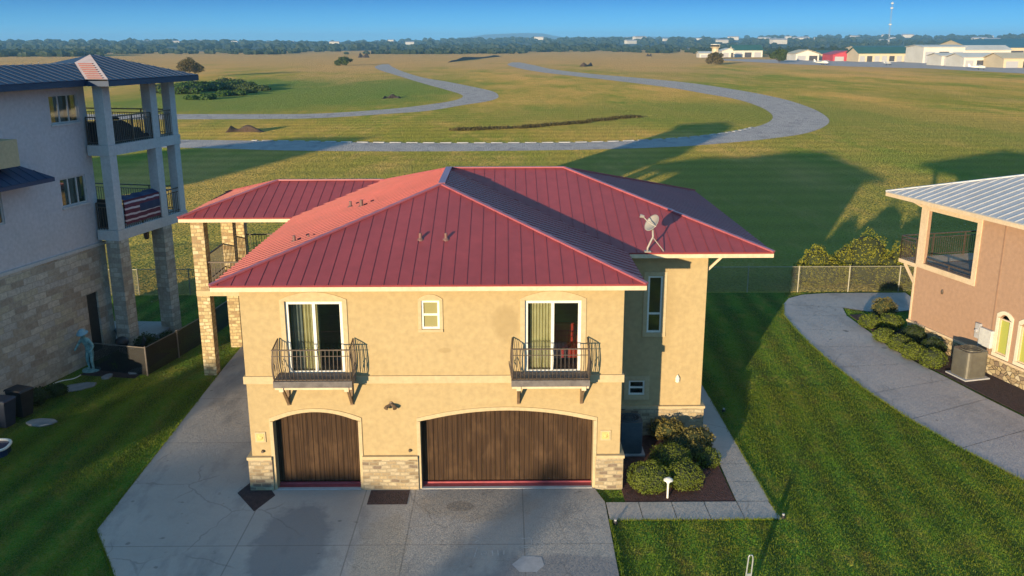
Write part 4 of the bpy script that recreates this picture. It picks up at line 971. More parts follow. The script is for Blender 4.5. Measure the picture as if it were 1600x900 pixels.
q.tube(pts, .022, 6); tag(q.build('garden_hose', WHITE, smooth=True), 'pale hose lying along the foot of the limestone wall', 'hose')

# ---- black mesh fence round the tall building's yard
def mesh_fence(name, pts, h, posts, label, pmat, mmat, rails=True, cat='fence', pr_=.035, group=None):
    b = thing(name, label, cat, (pts[0][0], pts[0][1], 0), 0, group)
    q = MB()
    for p, r_ in zip(pts, pts[1:]): q.poly([(*p, .03), (*r_, .03), (*r_, h-.03), (*p, h-.03)])
    q.build('mesh_panel', mmat, b, True, recalc=False)
    if rails:
        q = MB()
        for p, r_ in zip(pts, pts[1:]): q.tube([(*p, h), (*r_, h)], .022, 6)
        q.build('top_rail', pmat, b, True)
    for p in posts: q = MB(); q.tube([(*p, -.05), (*p, h+.03), (*p, h+.06)], [pr_, pr_, pr_*.4], 8); q.build('post', pmat, b, True)
    return b
BMESH = mesh_mat('black_mesh', (.010, .010, .011), .84, 22); GALV = M('galvanised', (.33, .31, .24), (.27, .26, .20), 7, .45, metal=.2); GALVD = M('dark_post', (.16, .14, .12), (.12, .10, .09), 8, .6)
fp = [(-16.6, 34.2), (-14.0, 33.5), (-13.5, 35.6), (-13.0, 38.2), (-12.6, 41.5), (-12.2, 45.2)]
mesh_fence('mesh_fence', fp, 1.15, fp[1:], 'black mesh yard fence with thin posts beside the tall building', GALVD, BMESH)
# ---- chain link boundary fence at the back
CLINK = mesh_mat('chain_link', (.10, .10, .085), .30, 16)
px = [-30+2.62*i for i in range(26)]
px = [x+.6 for x in px]
mesh_fence('chain_link_fence', [(px[0], 45.4), (px[-1], 45.4)], 1.35, [(x, 45.4) for x in px], 'long chain link fence between the back gardens and the field', GALV, CLINK)

# ================================================================== RIGHT NEIGHBOUR
rh = thing('neighbour_house', 'pinkish tan house with pale grey metal roof and corner balcony opening', 'house', (17.74, 37.65, 0), c_)
PINK = M('pink_stucco', (.39, .245, .165), (.378, .236, .158), .7, .9, .3, 80)
GREYROOF = M('pale_metal_roof', (.42, .43, .46), (.37, .38, .41), .5, .4, .05, 8)
H0 = Fr((0, 0), (0, 1), (-1, 0))         # s = v back, o outward = -x
VB2, VF2, XR = .30, -17.0, 11.0
op = (-3.0, -.16, 3.42, 5.70, 5.70); a1 = (-5.27, -4.72, .95, 2.35, 2.50); a2 = (-6.35, -5.80, .95, 2.35, 2.50); a3 = (-7.45, -6.9, .95, 2.35, 2.50)
m = MB(); facade(m, H0, VF2, VB2, .74, 5.92, [op, a1, a2, a3], .14)
HB = Fr((0, VB2), (1, 0), (0, 1)); facade(m, HB, 0, XR, .74, 5.92, [(.30, 4.6, 3.3, 5.70, 5.70)], .14)
m.poly([(XR, VF2, .74), (XR, VB2, .74), (XR, VB2, 5.92), (XR, VF2, 5.92)]); m.poly([(0, VF2, .74), (XR, VF2, .74), (XR, VF2, 5.92), (0, VF2, 5.92)])
m.poly([(.15, -3.2, 3.3), (4.7, -3.2, 3.3), (4.7, -3.2, 5.9), (.15, -3.2, 5.9)]); m.poly([(4.7, -3.2, 3.3), (4.7, .28, 3.3), (4.7, .28, 5.9), (4.7, -3.2, 5.9)])
m.poly([(.14, -3.2, 5.88), (4.7, -3.2, 5.88), (4.7, .16, 5.88), (.14, .16, 5.88)])
m.build('wall', PINK, rh, recalc=False)
m = MB(); m.box(-.05, .02, VF2, VB2+.05, 0, .70); m.box(.02, XR, VB2-.02, VB2+.05, 0, .70); m.build('stone_plinth', STONE2, rh)
m = MB(); m.box(-.09, .0, VF2, VB2+.09, .70, .79); m.box(.0, XR, VB2, VB2+.09, .70, .79); m.build('stone_ledge', CREAM, rh)
m = MB()
for (a, b, z0, z1) in ((-3.22, -3.0, 3.20, 5.92), (-.16, .26, 3.20, 5.92), (-3.0, -.16, 3.20, 3.42), (-3.0, -.16, 5.70, 5.92)): m.fbox(H0, a+.001, b-.001, .001, .05, z0, z1)
m.fbox(H0, .24, VB2+.03, .001, .035, .80, 3.19)
m.build('opening_frame', CREAM, rh)
m = MB(); m.box(-.03, 5.0, -3.1, 1.42, 3.05, 3.19) if False else m.box(.02, 4.69, -3.18, VB2-.15, 3.19, 3.30); m.build('balcony_floor', M('balcony_tile', (.30, .27, .25), (.25, .23, .21), 2, .8), rh)
m = MB(); m.box(-.02, 5.0, VB2+.01, 1.42, 3.14, 3.30); bs = m.build('balcony_slab', CREAM, rh)
m = MB(); m.bar((.04, VB2+.05, 2.45), (.04, 1.05, 3.13), .09, .09, (1, 0, 0)); m.build('bracket', CREAM, rh)
m = MB(); m.bar((-.0, VB2+.04, 5.80), (-.0, 1.3, 6.0), .09, .08, (1, 0, 0)); m.build('eave_brace', CREAM, rh)
railing(rh, [(.02, VB2+.12), (.02, 1.38), (4.9, 1.38)], 3.30, 1.02, .11, RAILBR)
railing(rh, [(.10, -2.95), (.10, -.2)], 3.30, .35, .4, RAILBR)
m = MB(); m.box(-.02, .03, -4.42, -4.36, .8, 5.9); m.build('control_joint', M('joint_brown', (.30, .19, .13), (.26, .16, .11), 4, .9), rh)
YG = glass_mat('yellow_green_pane', (.40, .42, .10), .0, .0)  # opaque diffuse colour stands in for the yellow-green reflected in the panes
for o in (a1, a2, a3):
    f = window(rh, H0, o[0], o[1], o[2], o[3]-.02, -.08, .05, (), (), CREAM, YG)
    m = MB(); trim_ring(m, H0, o[0], o[1], o[2], o[3], o[4]+.03, .13, .001, .04); m.build('window_surround', WHITE if False else M('pale_surround', (.72, .66, .52), (.66, .6, .46), 2, .8), rh)
m = MB(); m.lathe((-.01, -1.5, 2.42), [(.05, 0), (.07, .1), (.03, .2)], 8); m.build('wall_light', DARKMET, rh)
m = MB(); ez = 6.24; a = (-.75, VB2+1.5); L_ = 8.2
zc = ez+.29*((XR+1.5)/2); xr = (XR+1.5)/2-.75; vr = a[1]-((XR+1.5)/2)
roof_plane(m, [(-.75, a[1], ez), (-.75, VF2-1, ez), (xr, VF2-1, zc), (xr, vr, zc)], ((-.75, a[1], ez), (-.75, VF2-1, ez)), seam=.42, ribw=.03, ribh=.04)
roof_plane(m, [(-.75, a[1], ez), (XR+.75, a[1], ez), (xr, vr, zc)], ((-.75, a[1], ez), (XR+.75, a[1], ez)), seam=.42)
roof_plane(m, [(XR+.75, a[1], ez), (XR+.75, VF2-1, ez), (xr, VF2-1, zc), (xr, vr, zc)], ((XR+.75, a[1], ez), (XR+.75, VF2-1, ez)), seam=.42)
rr = m.build('roof', GREYROOF, rh)
m = MB(); cap(m, (-.75, a[1], ez), (xr, vr, zc), .16); cap(m, (xr, vr, zc), (xr, VF2-1, zc), .16); m.build('ridge_cap', GREYROOF, rr)
m = MB(); m.bar((-.73, a[1], ez-.12), (-.73, VF2-1, ez-.12), .04, .15); m.bar((-.73, a[1]-.02, ez-.12), (XR+.7, a[1]-.02, ez-.12), .04, .15); m.build('fascia', CREAM, rh)
m = MB(); m.box(-.70, .0, VF2-1, a[1]-.05, 6.06, 6.08); m.box(0, XR, VB2, a[1]-.05, 6.06, 6.08); m.box(-.02, XR, VF2, VB2, 5.93, 5.95); m.build('soffit', CREAM, rh)

# ---- air conditioners
ACM = M('ac_olive', (.17, .16, .13), (.14, .13, .11), 5, .45, metal=.3); ACB = M('ac_blue_grey', (.07, .10, .12), (.055, .08, .10), 5, .5, metal=.2)
def ac_unit(name, lab, x, y_, s, h, mat, rz=0, g=None):
    b = thing(name, lab, 'air conditioner', (x, y_, 0), rz, g)
    q = MB(); q.box(-s*.6, s*.6, -s*.6, s*.6, 0, .08); q.build('pad', PATCH, b)
    c = .13; pts = []
    for cx, cy, a0 in ((s/2-c, s/2-c, 0), (-s/2+c, s/2-c, 90), (-s/2+c, -s/2+c, 180), (s/2-c, -s/2+c, 270)):
        for k in range(4): t_ = R(a0+k*30); pts.append((cx+c*math.cos(t_), cy+c*math.sin(t_)))
    q = MB(); q.prism(pts, .08, h)
    cas = q.build('casing', mat, b)
    q = MB(); sc_ = lambda f: [(x_*f, y2*f) for x_, y2 in pts]
    for k in range(int((h-.25)/.045)): z_ = .14+k*.045; q.prism(sc_(1.012), z_, z_+.012)
    q.build('louver', mat, cas)
    q = MB(); n_ = 24; r1 = s*.40
    for k in range(n_):
        t0, t1 = 2*math.pi*k/n_, 2*math.pi*(k+1)/n_
        for ra, rb in ((r1, r1+.03), (r1*.66, r1*.66+.012), (r1*.33, r1*.33+.012)): q.hexa([(ra*math.cos(t0), ra*math.sin(t0), h+.01), (rb*math.cos(t0), rb*math.sin(t0), h+.01), (rb*math.cos(t1), rb*math.sin(t1), h+.01), (ra*math.cos(t1), ra*math.sin(t1), h+.01), (ra*math.cos(t0), ra*math.sin(t0), h+.04), (rb*math.cos(t0), rb*math.sin(t0), h+.04), (rb*math.cos(t1), rb*math.sin(t1), h+.04), (ra*math.cos(t1), ra*math.sin(t1), h+.04)])
    for k in range(8): t_ = math.pi*k/8; q.bar((-r1*math.cos(t_), -r1*math.sin(t_), h+.025), (r1*math.cos(t_), r1*math.sin(t_), h+.025), .012, .012)
    q.build('fan_guard', mat, b)
    q = MB(); q.lathe((0, 0, h+.002), [(r1, 0), (r1*.98, .003)], 24); q.build('fan_well', M('fan_dark', (.01, .012, .016), (.015, .015, .02), 5, .8), b)
    return b
ac_unit('air_conditioner', 'blue grey air conditioner in the shaded corner beside the garage wall', 3.86, 26.5, .78, 1.12, ACB)
ac_unit('air_conditioner', 'olive grey air conditioner against the pinkish house', 17.86, 32.98, .92, 1.12, ACM, c_)
eb = thing('meter_box', 'pale electricity box with conduit on the pinkish wall above the air conditioner', 'meter box', loc(rh, -.001, -3.95, 1.0), c_)
q = MB(); q.box(-.16, -.01, -.62, .0, .05, .75); q.build('cabinet', M('box_pale', (.60, .60, .58), (.5, .5, .5), 6, .5), eb, bevel=.015)
q = MB(); q.box(-.13, -.01, .05, .28, .25, .85); q.lathe((-.13, .16, .55), [(.08, 0), (.08, .05), (.05, .08)], 12, Matrix.Rotation(R(-90), 3, 'Y')); q.build('meter', PATCH, eb)
q = MB(); q.tube([(-.06, .1, .25), (-.06, .1, -.9)], .02, 6); q.build('conduit', PATCH, eb)

# ================================================================== PLANTS
SHR = leaf_mat('box_leaf', (.17, .20, .025), (.09, .13, .018)); SHRD = leaf_mat('dark_leaf', (.055, .085, .02), (.03, .05, .015)); SHY = leaf_mat('golden_leaf', (.26, .20, .06), (.10, .11, .03)); SHW = leaf_mat('weed_leaf', (.30, .28, .03), (.16, .18, .025))
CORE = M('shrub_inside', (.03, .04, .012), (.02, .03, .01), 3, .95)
BARK = M('bark', (.13, .095, .065), (.08, .06, .042), 8, .95, .6, 20, .04)
seed_ = [10]
def shrub(x, y_, rx, ry, rz_, lab, mat=SHR, n=3600, size=.045, group='clipped shrubs', lumps=None, cat='shrub', name='round_shrub'):
    seed_[0] += 1; b = thing(name, lab, cat, (x, y_, 0), rnd.uniform(0, 6), group)
    parts = [((0, 0, rz_*.92), (rx, ry, rz_))]
    if lumps: parts = [((l[0], l[1], l[2]), (l[3], l[3], l[4])) for l in lumps]
    q = leaves(parts, n, size, seed_[0], .82, 1. if lumps else .75); q.build('foliage', mat, b, recalc=False)
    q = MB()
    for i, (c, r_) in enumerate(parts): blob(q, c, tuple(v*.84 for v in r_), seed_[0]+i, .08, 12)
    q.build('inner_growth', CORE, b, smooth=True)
    q = MB()
    for k in range(4): t_ = k*1.6; q.tube([(0, 0, 0), (.12*math.cos(t_), .12*math.sin(t_), rz_*.5)], [.03, .015], 5)
    q.build('stem', BARK, b); return b
G1 = 'shrubs in the corner bed beside the garage'
shrub(4.12, 23.85, .62, .60, .46, 'round green shrub nearest the garage corner', n=5200, group=G1)
shrub(5.12, 24.05, .60, .58, .42, 'round green shrub right of the garden light', SHRD if False else SHR, n=4600, group=G1)
shrub(4.95, 25.05, .72, .60, .44, 'dark green shrub behind the two front shrubs', SHR, n=4800, group=G1)
shrub(5.55, 26.35, .9, .8, .6, 'tall golden leaved shrub against the stone plinth', SHY, n=7000, size=.065, group=G1, lumps=[(-.5, .25, .52, .5, .36), (.2, .05, .50, .5, .36), (.0, -.35, .42, .42, .32), (.6, -.35, .38, .36, .3), (-.95, .35, .45, .4, .32), (.45, .45, .46, .4, .32)], name='golden_shrub')
shrub(6.15, 25.35, .38, .38, .32, 'small yellow green shrub beside the side walk', SHR, n=1800, group=G1)
G2 = 'shrubs along the pinkish house'
for i, (x, y_, r_, h_, lab, mt) in enumerate([
    (16.95, 34.05, .55, .40, 'round green shrub next to the olive air conditioner', SHR), (16.6, 35.0, .5, .36, 'second green shrub from the olive air conditioner', SHR),
    (16.55, 36.1, .55, .34, 'low green shrub in the middle of the pinkish house bed', SHR), (16.3, 37.2, .48, .32, 'low golden tinged shrub in the middle of the pinkish house bed', SHY if False else SHR),
    (17.25, 38.8, .55, .42, 'round shrub at the back end of the pinkish house bed', SHR), (16.5, 39.3, .5, .32, 'low shrub at the curve of the neighbouring driveway', SHR),
    (17.65, 40.6, .62, .55, 'tallest shrub at the back corner of the pinkish house', SHY), (17.45, 36.9, .5, .45, 'dark shrub against the rubble plinth', SHRD), (17.55, 35.3, .5, .42, 'dark low shrub against the rubble plinth near the air conditioner', SHRD)]):
    shrub(x, y_, r_, r_*.95, h_, lab, mt, 2200, .06, G2)
G3 = 'weedy bushes behind the chain link fence'
for i, (x, y_, r_, h_, lab) in enumerate([(16.5, 46.7, 1.2, 1.15, 'low weedy bush behind the first fence bay'), (19.2, 46.9, 1.6, 1.5, 'largest yellow green bush behind the chain link fence'), (21.0, 46.6, 1.2, 1.2, 'weedy bush behind the fence near the pinkish house'), (17.8, 47.3, 1.0, .8, 'small weedy bush between the two larger ones'), (22.8, 46.5, 1.0, .8, 'weedy bush half hidden by the pinkish house')]):
    shrub(x, y_, r_, r_*.8, h_, lab, SHW, 6500, .09, G3, name='weedy_bush', cat='bush', lumps=[(0, 0, h_*.9, r_*.7, h_), (-r_*.6, .1, h_*.6, r_*.5, h_*.6), (r_*.6, -.1, h_*.7, r_*.5, h_*.7)])
G4 = 'dark plants behind the mesh yard fence'
for (x, y_, r_, h_, lab) in [(-14.9, 35.9, .5, .5, 'dark plant at the mesh fence corner post'), (-14.3, 36.8, .45, .4, 'dark plant beside the second mesh fence post'), (-15.4, 34.3, .45, .35, 'dark plant by the mesh fence in front of the grill'), (-17.0, 30.7, .55, .3, 'dark low plant at the wall foot behind the bins'), (-16.6, 31.5, .4, .22, 'dark low plant beside the largest flagstone')]:
    shrub(x, y_, r_, r_, h_, lab, SHRD, 1500, .07, G4, name='dark_shrub')
# garden light and small sprinkler boxes
gl = thing('garden_light', 'white mushroom garden light in front of the round shrubs', 'garden light', (4.56, 23.33, 0))
q = MB(); q.tube([(0, 0, 0), (0, 0, .52)], .028, 8); q.build('stake', WHITE, gl)
q = MB(); q.lathe((0, 0, .50), [(.05, 0), (.06, .08), (.14, .085), (.12, .12), (.05, .16)], 14); q.build('lamp_shade', WHITE, gl)
for (x, y_, lab) in ((7.52, 22.2, 'small sprinkler head at the front walk corner'), (7.62, 29.6, 'small sprinkler head beside the side walk'), (2.92, 21.95, 'small sprinkler head at the driveway edge')):
    sp_ = thing('sprinkler_head', lab, 'sprinkler', (x, y_, 0), 0, 'sprinkler heads')
    q = MB(); q.tube([(0, 0, 0), (0, 0, .07), (0, 0, .1)], [.06, .06, .04], 8); q.build('riser', BIN2, sp_)
    q = MB(); q.tube([(.0, 0, .1), (0, 0, .14)], .035, 8); q.build('nozzle', PATCH, sp_)
# standing blades on the nearer lawns and a ragged fringe along the concrete
def blades(n, regions, seed, hmin=.04, hmax=.085, wd=.016):
    rg = np.random.default_rng(seed); P = []
    for (x0, x1, y0, y1, share) in regions:
        k = int(n*share); P.append(np.stack([rg.uniform(x0, x1, k), rg.uniform(y0, y1, k)], 1))
    P = np.concatenate(P); k = len(P); a = rg.uniform(0, math.pi*2, k); h = rg.uniform(hmin, hmax, k); l = rg.uniform(.2, .9, k)*h; b = rg.uniform(0, math.pi*2, k)
    A = np.stack([P[:, 0]-np.cos(a)*wd/2, P[:, 1]-np.sin(a)*wd/2, np.zeros(k)], 1); B = np.stack([P[:, 0]+np.cos(a)*wd/2, P[:, 1]+np.sin(a)*wd/2, np.zeros(k)], 1)
    C_ = np.stack([P[:, 0]+np.cos(b)*l, P[:, 1]+np.sin(b)*l, h], 1)
    V = np.stack([A, B, C_], 1).reshape(-1, 3); me = bpy.data.meshes.new('grass'); me.vertices.add(len(V)); me.vertices.foreach_set('co', V.ravel())
    me.loops.add(len(V)); me.loops.foreach_set('vertex_index', np.arange(len(V))); me.polygons.add(k); me.polygons.foreach_set('loop_start', np.arange(0, len(V), 3)); me.polygons.foreach_set('loop_total', np.full(k, 3)); me.update()
    return me
GRB = leaf_mat('grass_blade', (.24, .25, .022), (.075, .17, .014), .35)
for nd in GRB.node_tree.nodes:
    if nd.type == 'TEX_NOISE' and nd.inputs['Scale'].default_value < 2: nd.inputs['Scale'].default_value = .28
me = blades(1, [(2.8, 20, 15.5, 22.0, 34000), (7.5, 15.5, 22, 32, 34000), (7.5, 14, 32, 42, 14000), (-17, -7.0, 15.5, 24, 26000), (-16.5, -11.2, 24, 33, 24000)], 5)
keep_me = me; me.materials.append(GRB); go = bpy.data.objects.new('grass', me); COL.objects.link(go)
def inside(x, y_, poly):
    c = np.zeros(len(x), bool); n_ = len(poly)
    for i in range(n_):
        (x1, y1), (x2, y2) = poly[i], poly[(i+1) % n_]
        if y1 == y2: continue
        c ^= ((y1 > y_) != (y2 > y_)) & (x < (x2-x1)*(y_-y1)/(y2-y1)+x1)
    return c
co = np.empty(len(me.vertices)*3); me.vertices.foreach_get('co', co); co = co.reshape(-1, 3)
bx_, by_ = co[::3, 0], co[::3, 1]
bad = inside(bx_, by_, [(-10.95, 21.75), (-9.6, 19.6), (-8.05, 16.2), (-6.4, 11), (2.7, 11), (2.8, 24.5), (-7.2, 24.5), (-7.3, 37.2), (-11.35, 37.2), (-11.3, 33.5)]) | inside(bx_, by_, outer+inner[::-1])
bad |= inside(bx_, by_, [(17, 32), (23, 18), (30, 18), (30, 32)])
co = co.reshape(-1, 9)[~bad].reshape(-1, 3); k = len(co)//3
me2 = bpy.data.meshes.new('grass'); me2.vertices.add(len(co)); me2.vertices.foreach_set('co', co.ravel()); me2.loops.add(len(co)); me2.loops.foreach_set('vertex_index', np.arange(len(co)))
me2.polygons.add(k); me2.polygons.foreach_set('loop_start', np.arange(0, len(co), 3)); me2.polygons.foreach_set('loop_total', np.full(k, 3)); me2.update(); me2.materials.append(GRB)
go.data = me2; tag(go, kind='stuff')
def fringe(line, n, spread, seed):
    rg = np.random.default_rng(seed); out_ = []
    L_ = [math.dist(p, q) for p, q in zip(line, line[1:])]; T_ = sum(L_)
    for (p, q), l in zip(zip(line, line[1:]), L_):
        k = int(n*l/T_); f = rg.uniform(0, 1, k); d = Vector((q[0]-p[0], q[1]-p[1])).normalized(); off = rg.normal(0, spread, k)*(.5+.5*np.sin(f*l*2.3+seed))
        out_.append(np.stack([p[0]+(q[0]-p[0])*f-d.y*off, p[1]+(q[1]-p[1])*f+d.x*off], 1))
    P_ = np.concatenate(out_); k = len(P_); a = rg.uniform(0, 6.28, k); h = rg.uniform(.05, .11, k); b = rg.uniform(0, 6.28, k)
    m = MB()
    for i in range(k):
        x, y_ = P_[i]; m.v += [(x-math.cos(a[i])*.012, y_-math.sin(a[i])*.012, 0), (x+math.cos(a[i])*.012, y_+math.sin(a[i])*.012, 0), (x+math.cos(b[i])*.05, y_+math.sin(b[i])*.05, h[i])]; m.f.append((3*i, 3*i+1, 3*i+2))
    return tag(m.build('grass_fringe', GRB, recalc=False), kind='stuff')
fringe([(-11.27, 33.5), (-10.92, 21.75), (-9.57, 19.6), (-8.02, 16.2)], 3500, .035, 1)
fringe([(2.80, 15), (2.80, 22.1), (7.40, 22.1), (7.42, 36)], 4000, .03, 2)
fringe(outer, 4500, .04, 3)
# galvanised hoop on a post at the bottom of the picture
hp = thing('hooped_post', 'narrow galvanised hooped post standing in the front lawn', 'post', (5.55, 18.5, 0), 0); hp.scale = (1, 1, .67)
HM = M('hoop_metal', (.50, .54, .56), (.42, .46, .48), 5, .35, metal=.5)
q = MB(); pts = [(-.05, 0, 0), (-.03, 0, 1.0), (-.005, 0, 1.55)]+[(.045-.05*math.cos(R(a_)), 0, 1.60+.13*math.sin(R(a_))) for a_ in range(10, 180, 20)]+[(.10, 0, 1.55), (.085, 0, 1.0), (.06, 0, 0)]
q.tube(pts, .018, 8); q.build('hoop', HM, hp, smooth=True)
q = MB(); q.box(-.012, .075, -.008, .008, .2, 1.0); q.build('web_plate', HM, hp)
q = MB(); q.lathe((0, 0, 0), [(.12, 0), (.12, .03), (.05, .05)], 12); q.build('base_plate', HM, hp)

# ================================================================== TREES, THE FAR FIELD, THE AIRFIELD AND THE HORIZON
TREEL = leaf_mat('tree_leaf', (.075, .105, .022), (.04, .065, .016)); TREEB = leaf_mat('brownish_leaf', (.14, .10, .035), (.07, .065, .022)); TREEG = leaf_mat('fresh_leaf', (.06, .12, .02), (.035, .075, .015))
def tree(x, y_, h, r_, lab, mat, n, size, seed, group=None, name='tree', trunk=None, cat='tree'):
    b = thing(name, lab, cat, (x, y_, 0), 0, group); rg = random.Random(seed); th = trunk if trunk is not None else h*.38
    q = MB(); q.tube([(0, 0, -.1), (.05*h*.1, 0, th*.5), (0, .02*h, th), (.03*h, 0, h*.75)], [h*.035, h*.028, h*.022, h*.008], 8)
    for k in range(6):
        a = k*1.05+rg.uniform(-.3, .3); z0 = th*rg.uniform(.75, 1.2); q.tube([(0, 0, z0), (r_*.35*math.cos(a), r_*.35*math.sin(a), z0+h*.14), (r_*.7*math.cos(a), r_*.7*math.sin(a), z0+h*.22)], [h*.014, h*.009, h*.004], 6)
    q.build('trunk', BARK, b, smooth=True)
    parts = []; hc = h-th
    for k in range(11):
        a = rg.uniform(0, 6.28); d = r_*rg.uniform(.2, .72); z_ = th+hc*rg.uniform(.15, .82); rr_ = r_*rg.uniform(.28, .5)*(1.1-.35*(z_-th)/hc)
        parts.append(((d*math.cos(a), d*math.sin(a), z_), (rr_, rr_, rr_*.72)))
    parts.append(((0, 0, th+hc*.62), (r_*.5, r_*.5, hc*.36)))
    leaves(parts, n, size, seed, .35).build('crown', mat, b, recalc=False); return b
tree(-125.4, 372.5, 7.6, 5.2, 'broad dark tree in the field behind the tall building roof', TREEB, 4200, .6, 41, None, 'field_tree', 2.2)
tree(177.8, 606, 9.0, 6.5, 'round bush-like tree in the field before the airfield, nearer the hangars', TREEL, 2500, 1.1, 42, 'lone trees in the far field', 'field_tree', 1.0)
tree(125.2, 557, 7.2, 5.6, 'brown round tree in the field below the control tower', TREEB, 2500, 1.0, 43, 'lone trees in the far field', 'field_tree', .8)
tree(-96, 560, 5.0, 6.0, 'small dark tree at the bend of the far track', TREEL, 1600, 1.0, 44, 'lone trees in the far field', 'field_tree', .6)
# scrub along the wet hollow
G5 = 'scrub bushes in the green hollow'
for i, (px_, py_, r_, h_, mt) in enumerate([(283, 142, 5, 3.6, TREEG), (300, 138, 5.5, 4, TREEG), (318, 137, 5, 3.4, TREEG), (335, 135, 4.5, 3.2, TREEG), (352, 132, 5, 3.8, TREEL), (368, 133, 4.5, 2.8, TREEG), (384, 135, 4.5, 2.4, TREEL), (405, 136, 5, 1.8, TREEL), (326, 150, 3.2, 1.6, TREEG), (350, 145, 3.4, 1.8, TREEG), (375, 141, 3.2, 1.4, TREEL), (250, 140, 4.5, 3.0, TREEL)]):
    x, y_ = gp(px_, py_+5); seed_[0] += 1; h_ *= .6; r_ *= .85
    lab = ['leftmost scrub bush touching the tall building roof edge', 'second scrub bush of the hollow, under the broad tree', 'third scrub bush of the hollow', 'fourth scrub bush of the hollow', 'tallest scrub bush in the middle of the hollow', 'scrub bush just right of the tallest one', 'low dark scrub right of the middle', 'rightmost flat scrub bush of the hollow', 'small scrub in front at the left end', 'small scrub in front of the tallest bush', 'small scrub in front at the right end', 'scrub bush seen between the tall building columns'][i]
    shrub(x, y_, r_, r_*1.4, h_, lab, mt, 1500, .6, G5, name='scrub_bush', cat='bush', lumps=[(0, 0, h_*.6, r_*.7, h_*.65), (-r_*.7, 1, h_*.4, r_*.55, h_*.5), (r_*.7, -1, h_*.45, r_*.5, h_*.5), (0, 4, h_*.5, r_*.6, h_*.55)])
# dark brush lines and earth heaps
EARTH = M('dark_earth', (.05, .035, .022), (.09, .055, .035), .5, .95, .8, 1.2, .3); DRYW = leaf_mat('dry_weed', (.14, .10, .035), (.07, .065, .02))
def heapline(pts, w_, h_, lab, mat=EARTH, cat='mound', name='earth_mound', group='dark earth mounds in the field', seed=1):
    q = MB(); P = [gp(*p) for p in pts]; x0, y0 = P[0]; n_ = 26
    b = []
    for i in range(n_+1):
        k = i/n_*(len(P)-1); j = min(int(k), len(P)-2); fx = k-j; x = P[j][0]+(P[j+1][0]-P[j][0])*fx-x0; y_ = P[j][1]+(P[j+1][1]-P[j][1])*fx-y0
        hh = h_*(.7+.3*math.sin(i*.42+seed))*min(1, i/3+.02, (n_-i)/3+.02); ww = w_*(.8+.2*math.sin(i*.5+seed))
        b += [(x, y_-ww, -.05), (x, y_-ww*.4, hh*.8), (x, y_+ww*.2, hh), (x, y_+ww, -.05)]
    q.v = b
    for i in range(n_):
        for k in range(3): a = i*4+k; q.f.append((a, a+4, a+5, a+1))
    o = q.build(name, mat, recalc=True); o.location = (x0, y0, 0); return tag(o, lab, cat, group)
heapline([(355, 206), (380, 205), (412, 206)], 1.3, .95, 'dark earth mound beside the near track at the left', seed=1)
heapline([(598, 154), (612, 153), (626, 153)], 2.0, .9, 'dark earth mound inside the left bend of the track', seed=2)
heapline([(700, 97.5), (728, 93.5), (782, 88)], 9, 2.4, 'long brown earth bank beyond the two track bends', seed=3, cat='bank', name='earth_bank')
heapline([(905, 104), (915, 104), (926, 103)], 4, 2.2, 'dark brush heap beside the far track', seed=4)
heapline([(1010, 88), (1018, 88)], 8, 2.6, 'distant dark brush heap short of the airfield', seed=5)
heapline([(560, 90), (568, 90), (577, 90)], 7, 4.2, 'dark clump on the crest at the far left bend', seed=6)
for i, (a, b, y0, y1) in enumerate([(715, 745, 204, 203), (752, 790, 202.5, 201), (812, 840, 200.5, 198), (850, 878, 196.5, 195), (884, 912, 194, 192), (925, 950, 189.5, 187.5), (960, 972, 185.5, 185), (978, 992, 184, 183.5)]):
    P = [gp(a, y0), gp(b, y1)]; q = leaves([((P[1][0]-P[0][0])*k/10, (P[1][1]-P[0][1])*k/10, .2) and (((P[1][0]-P[0][0])*k/10, (P[1][1]-P[0][1])*k/10, .12), (1.5, 1.0, .26+.1*math.sin(k*2+i))) for k in range(11)], 1300, .3, 90+i, .2)
    o = q.build('dry_weed_clump', DRYW, recalc=False); o.location = (P[0][0], P[0][1], 0)
    tag(o, ['first dry weed clump of the ditch line, above the red ridge', 'second dry weed clump of the ditch line', 'third dry weed clump of the ditch line', 'fourth dry weed clump of the ditch line', 'fifth dry weed clump of the ditch line', 'sixth dry weed clump of the ditch line', 'tiny weed clump before the ditch line ends', 'last and smallest weed clump of the ditch line'][i], 'weeds', 'dry weeds along the ditch')

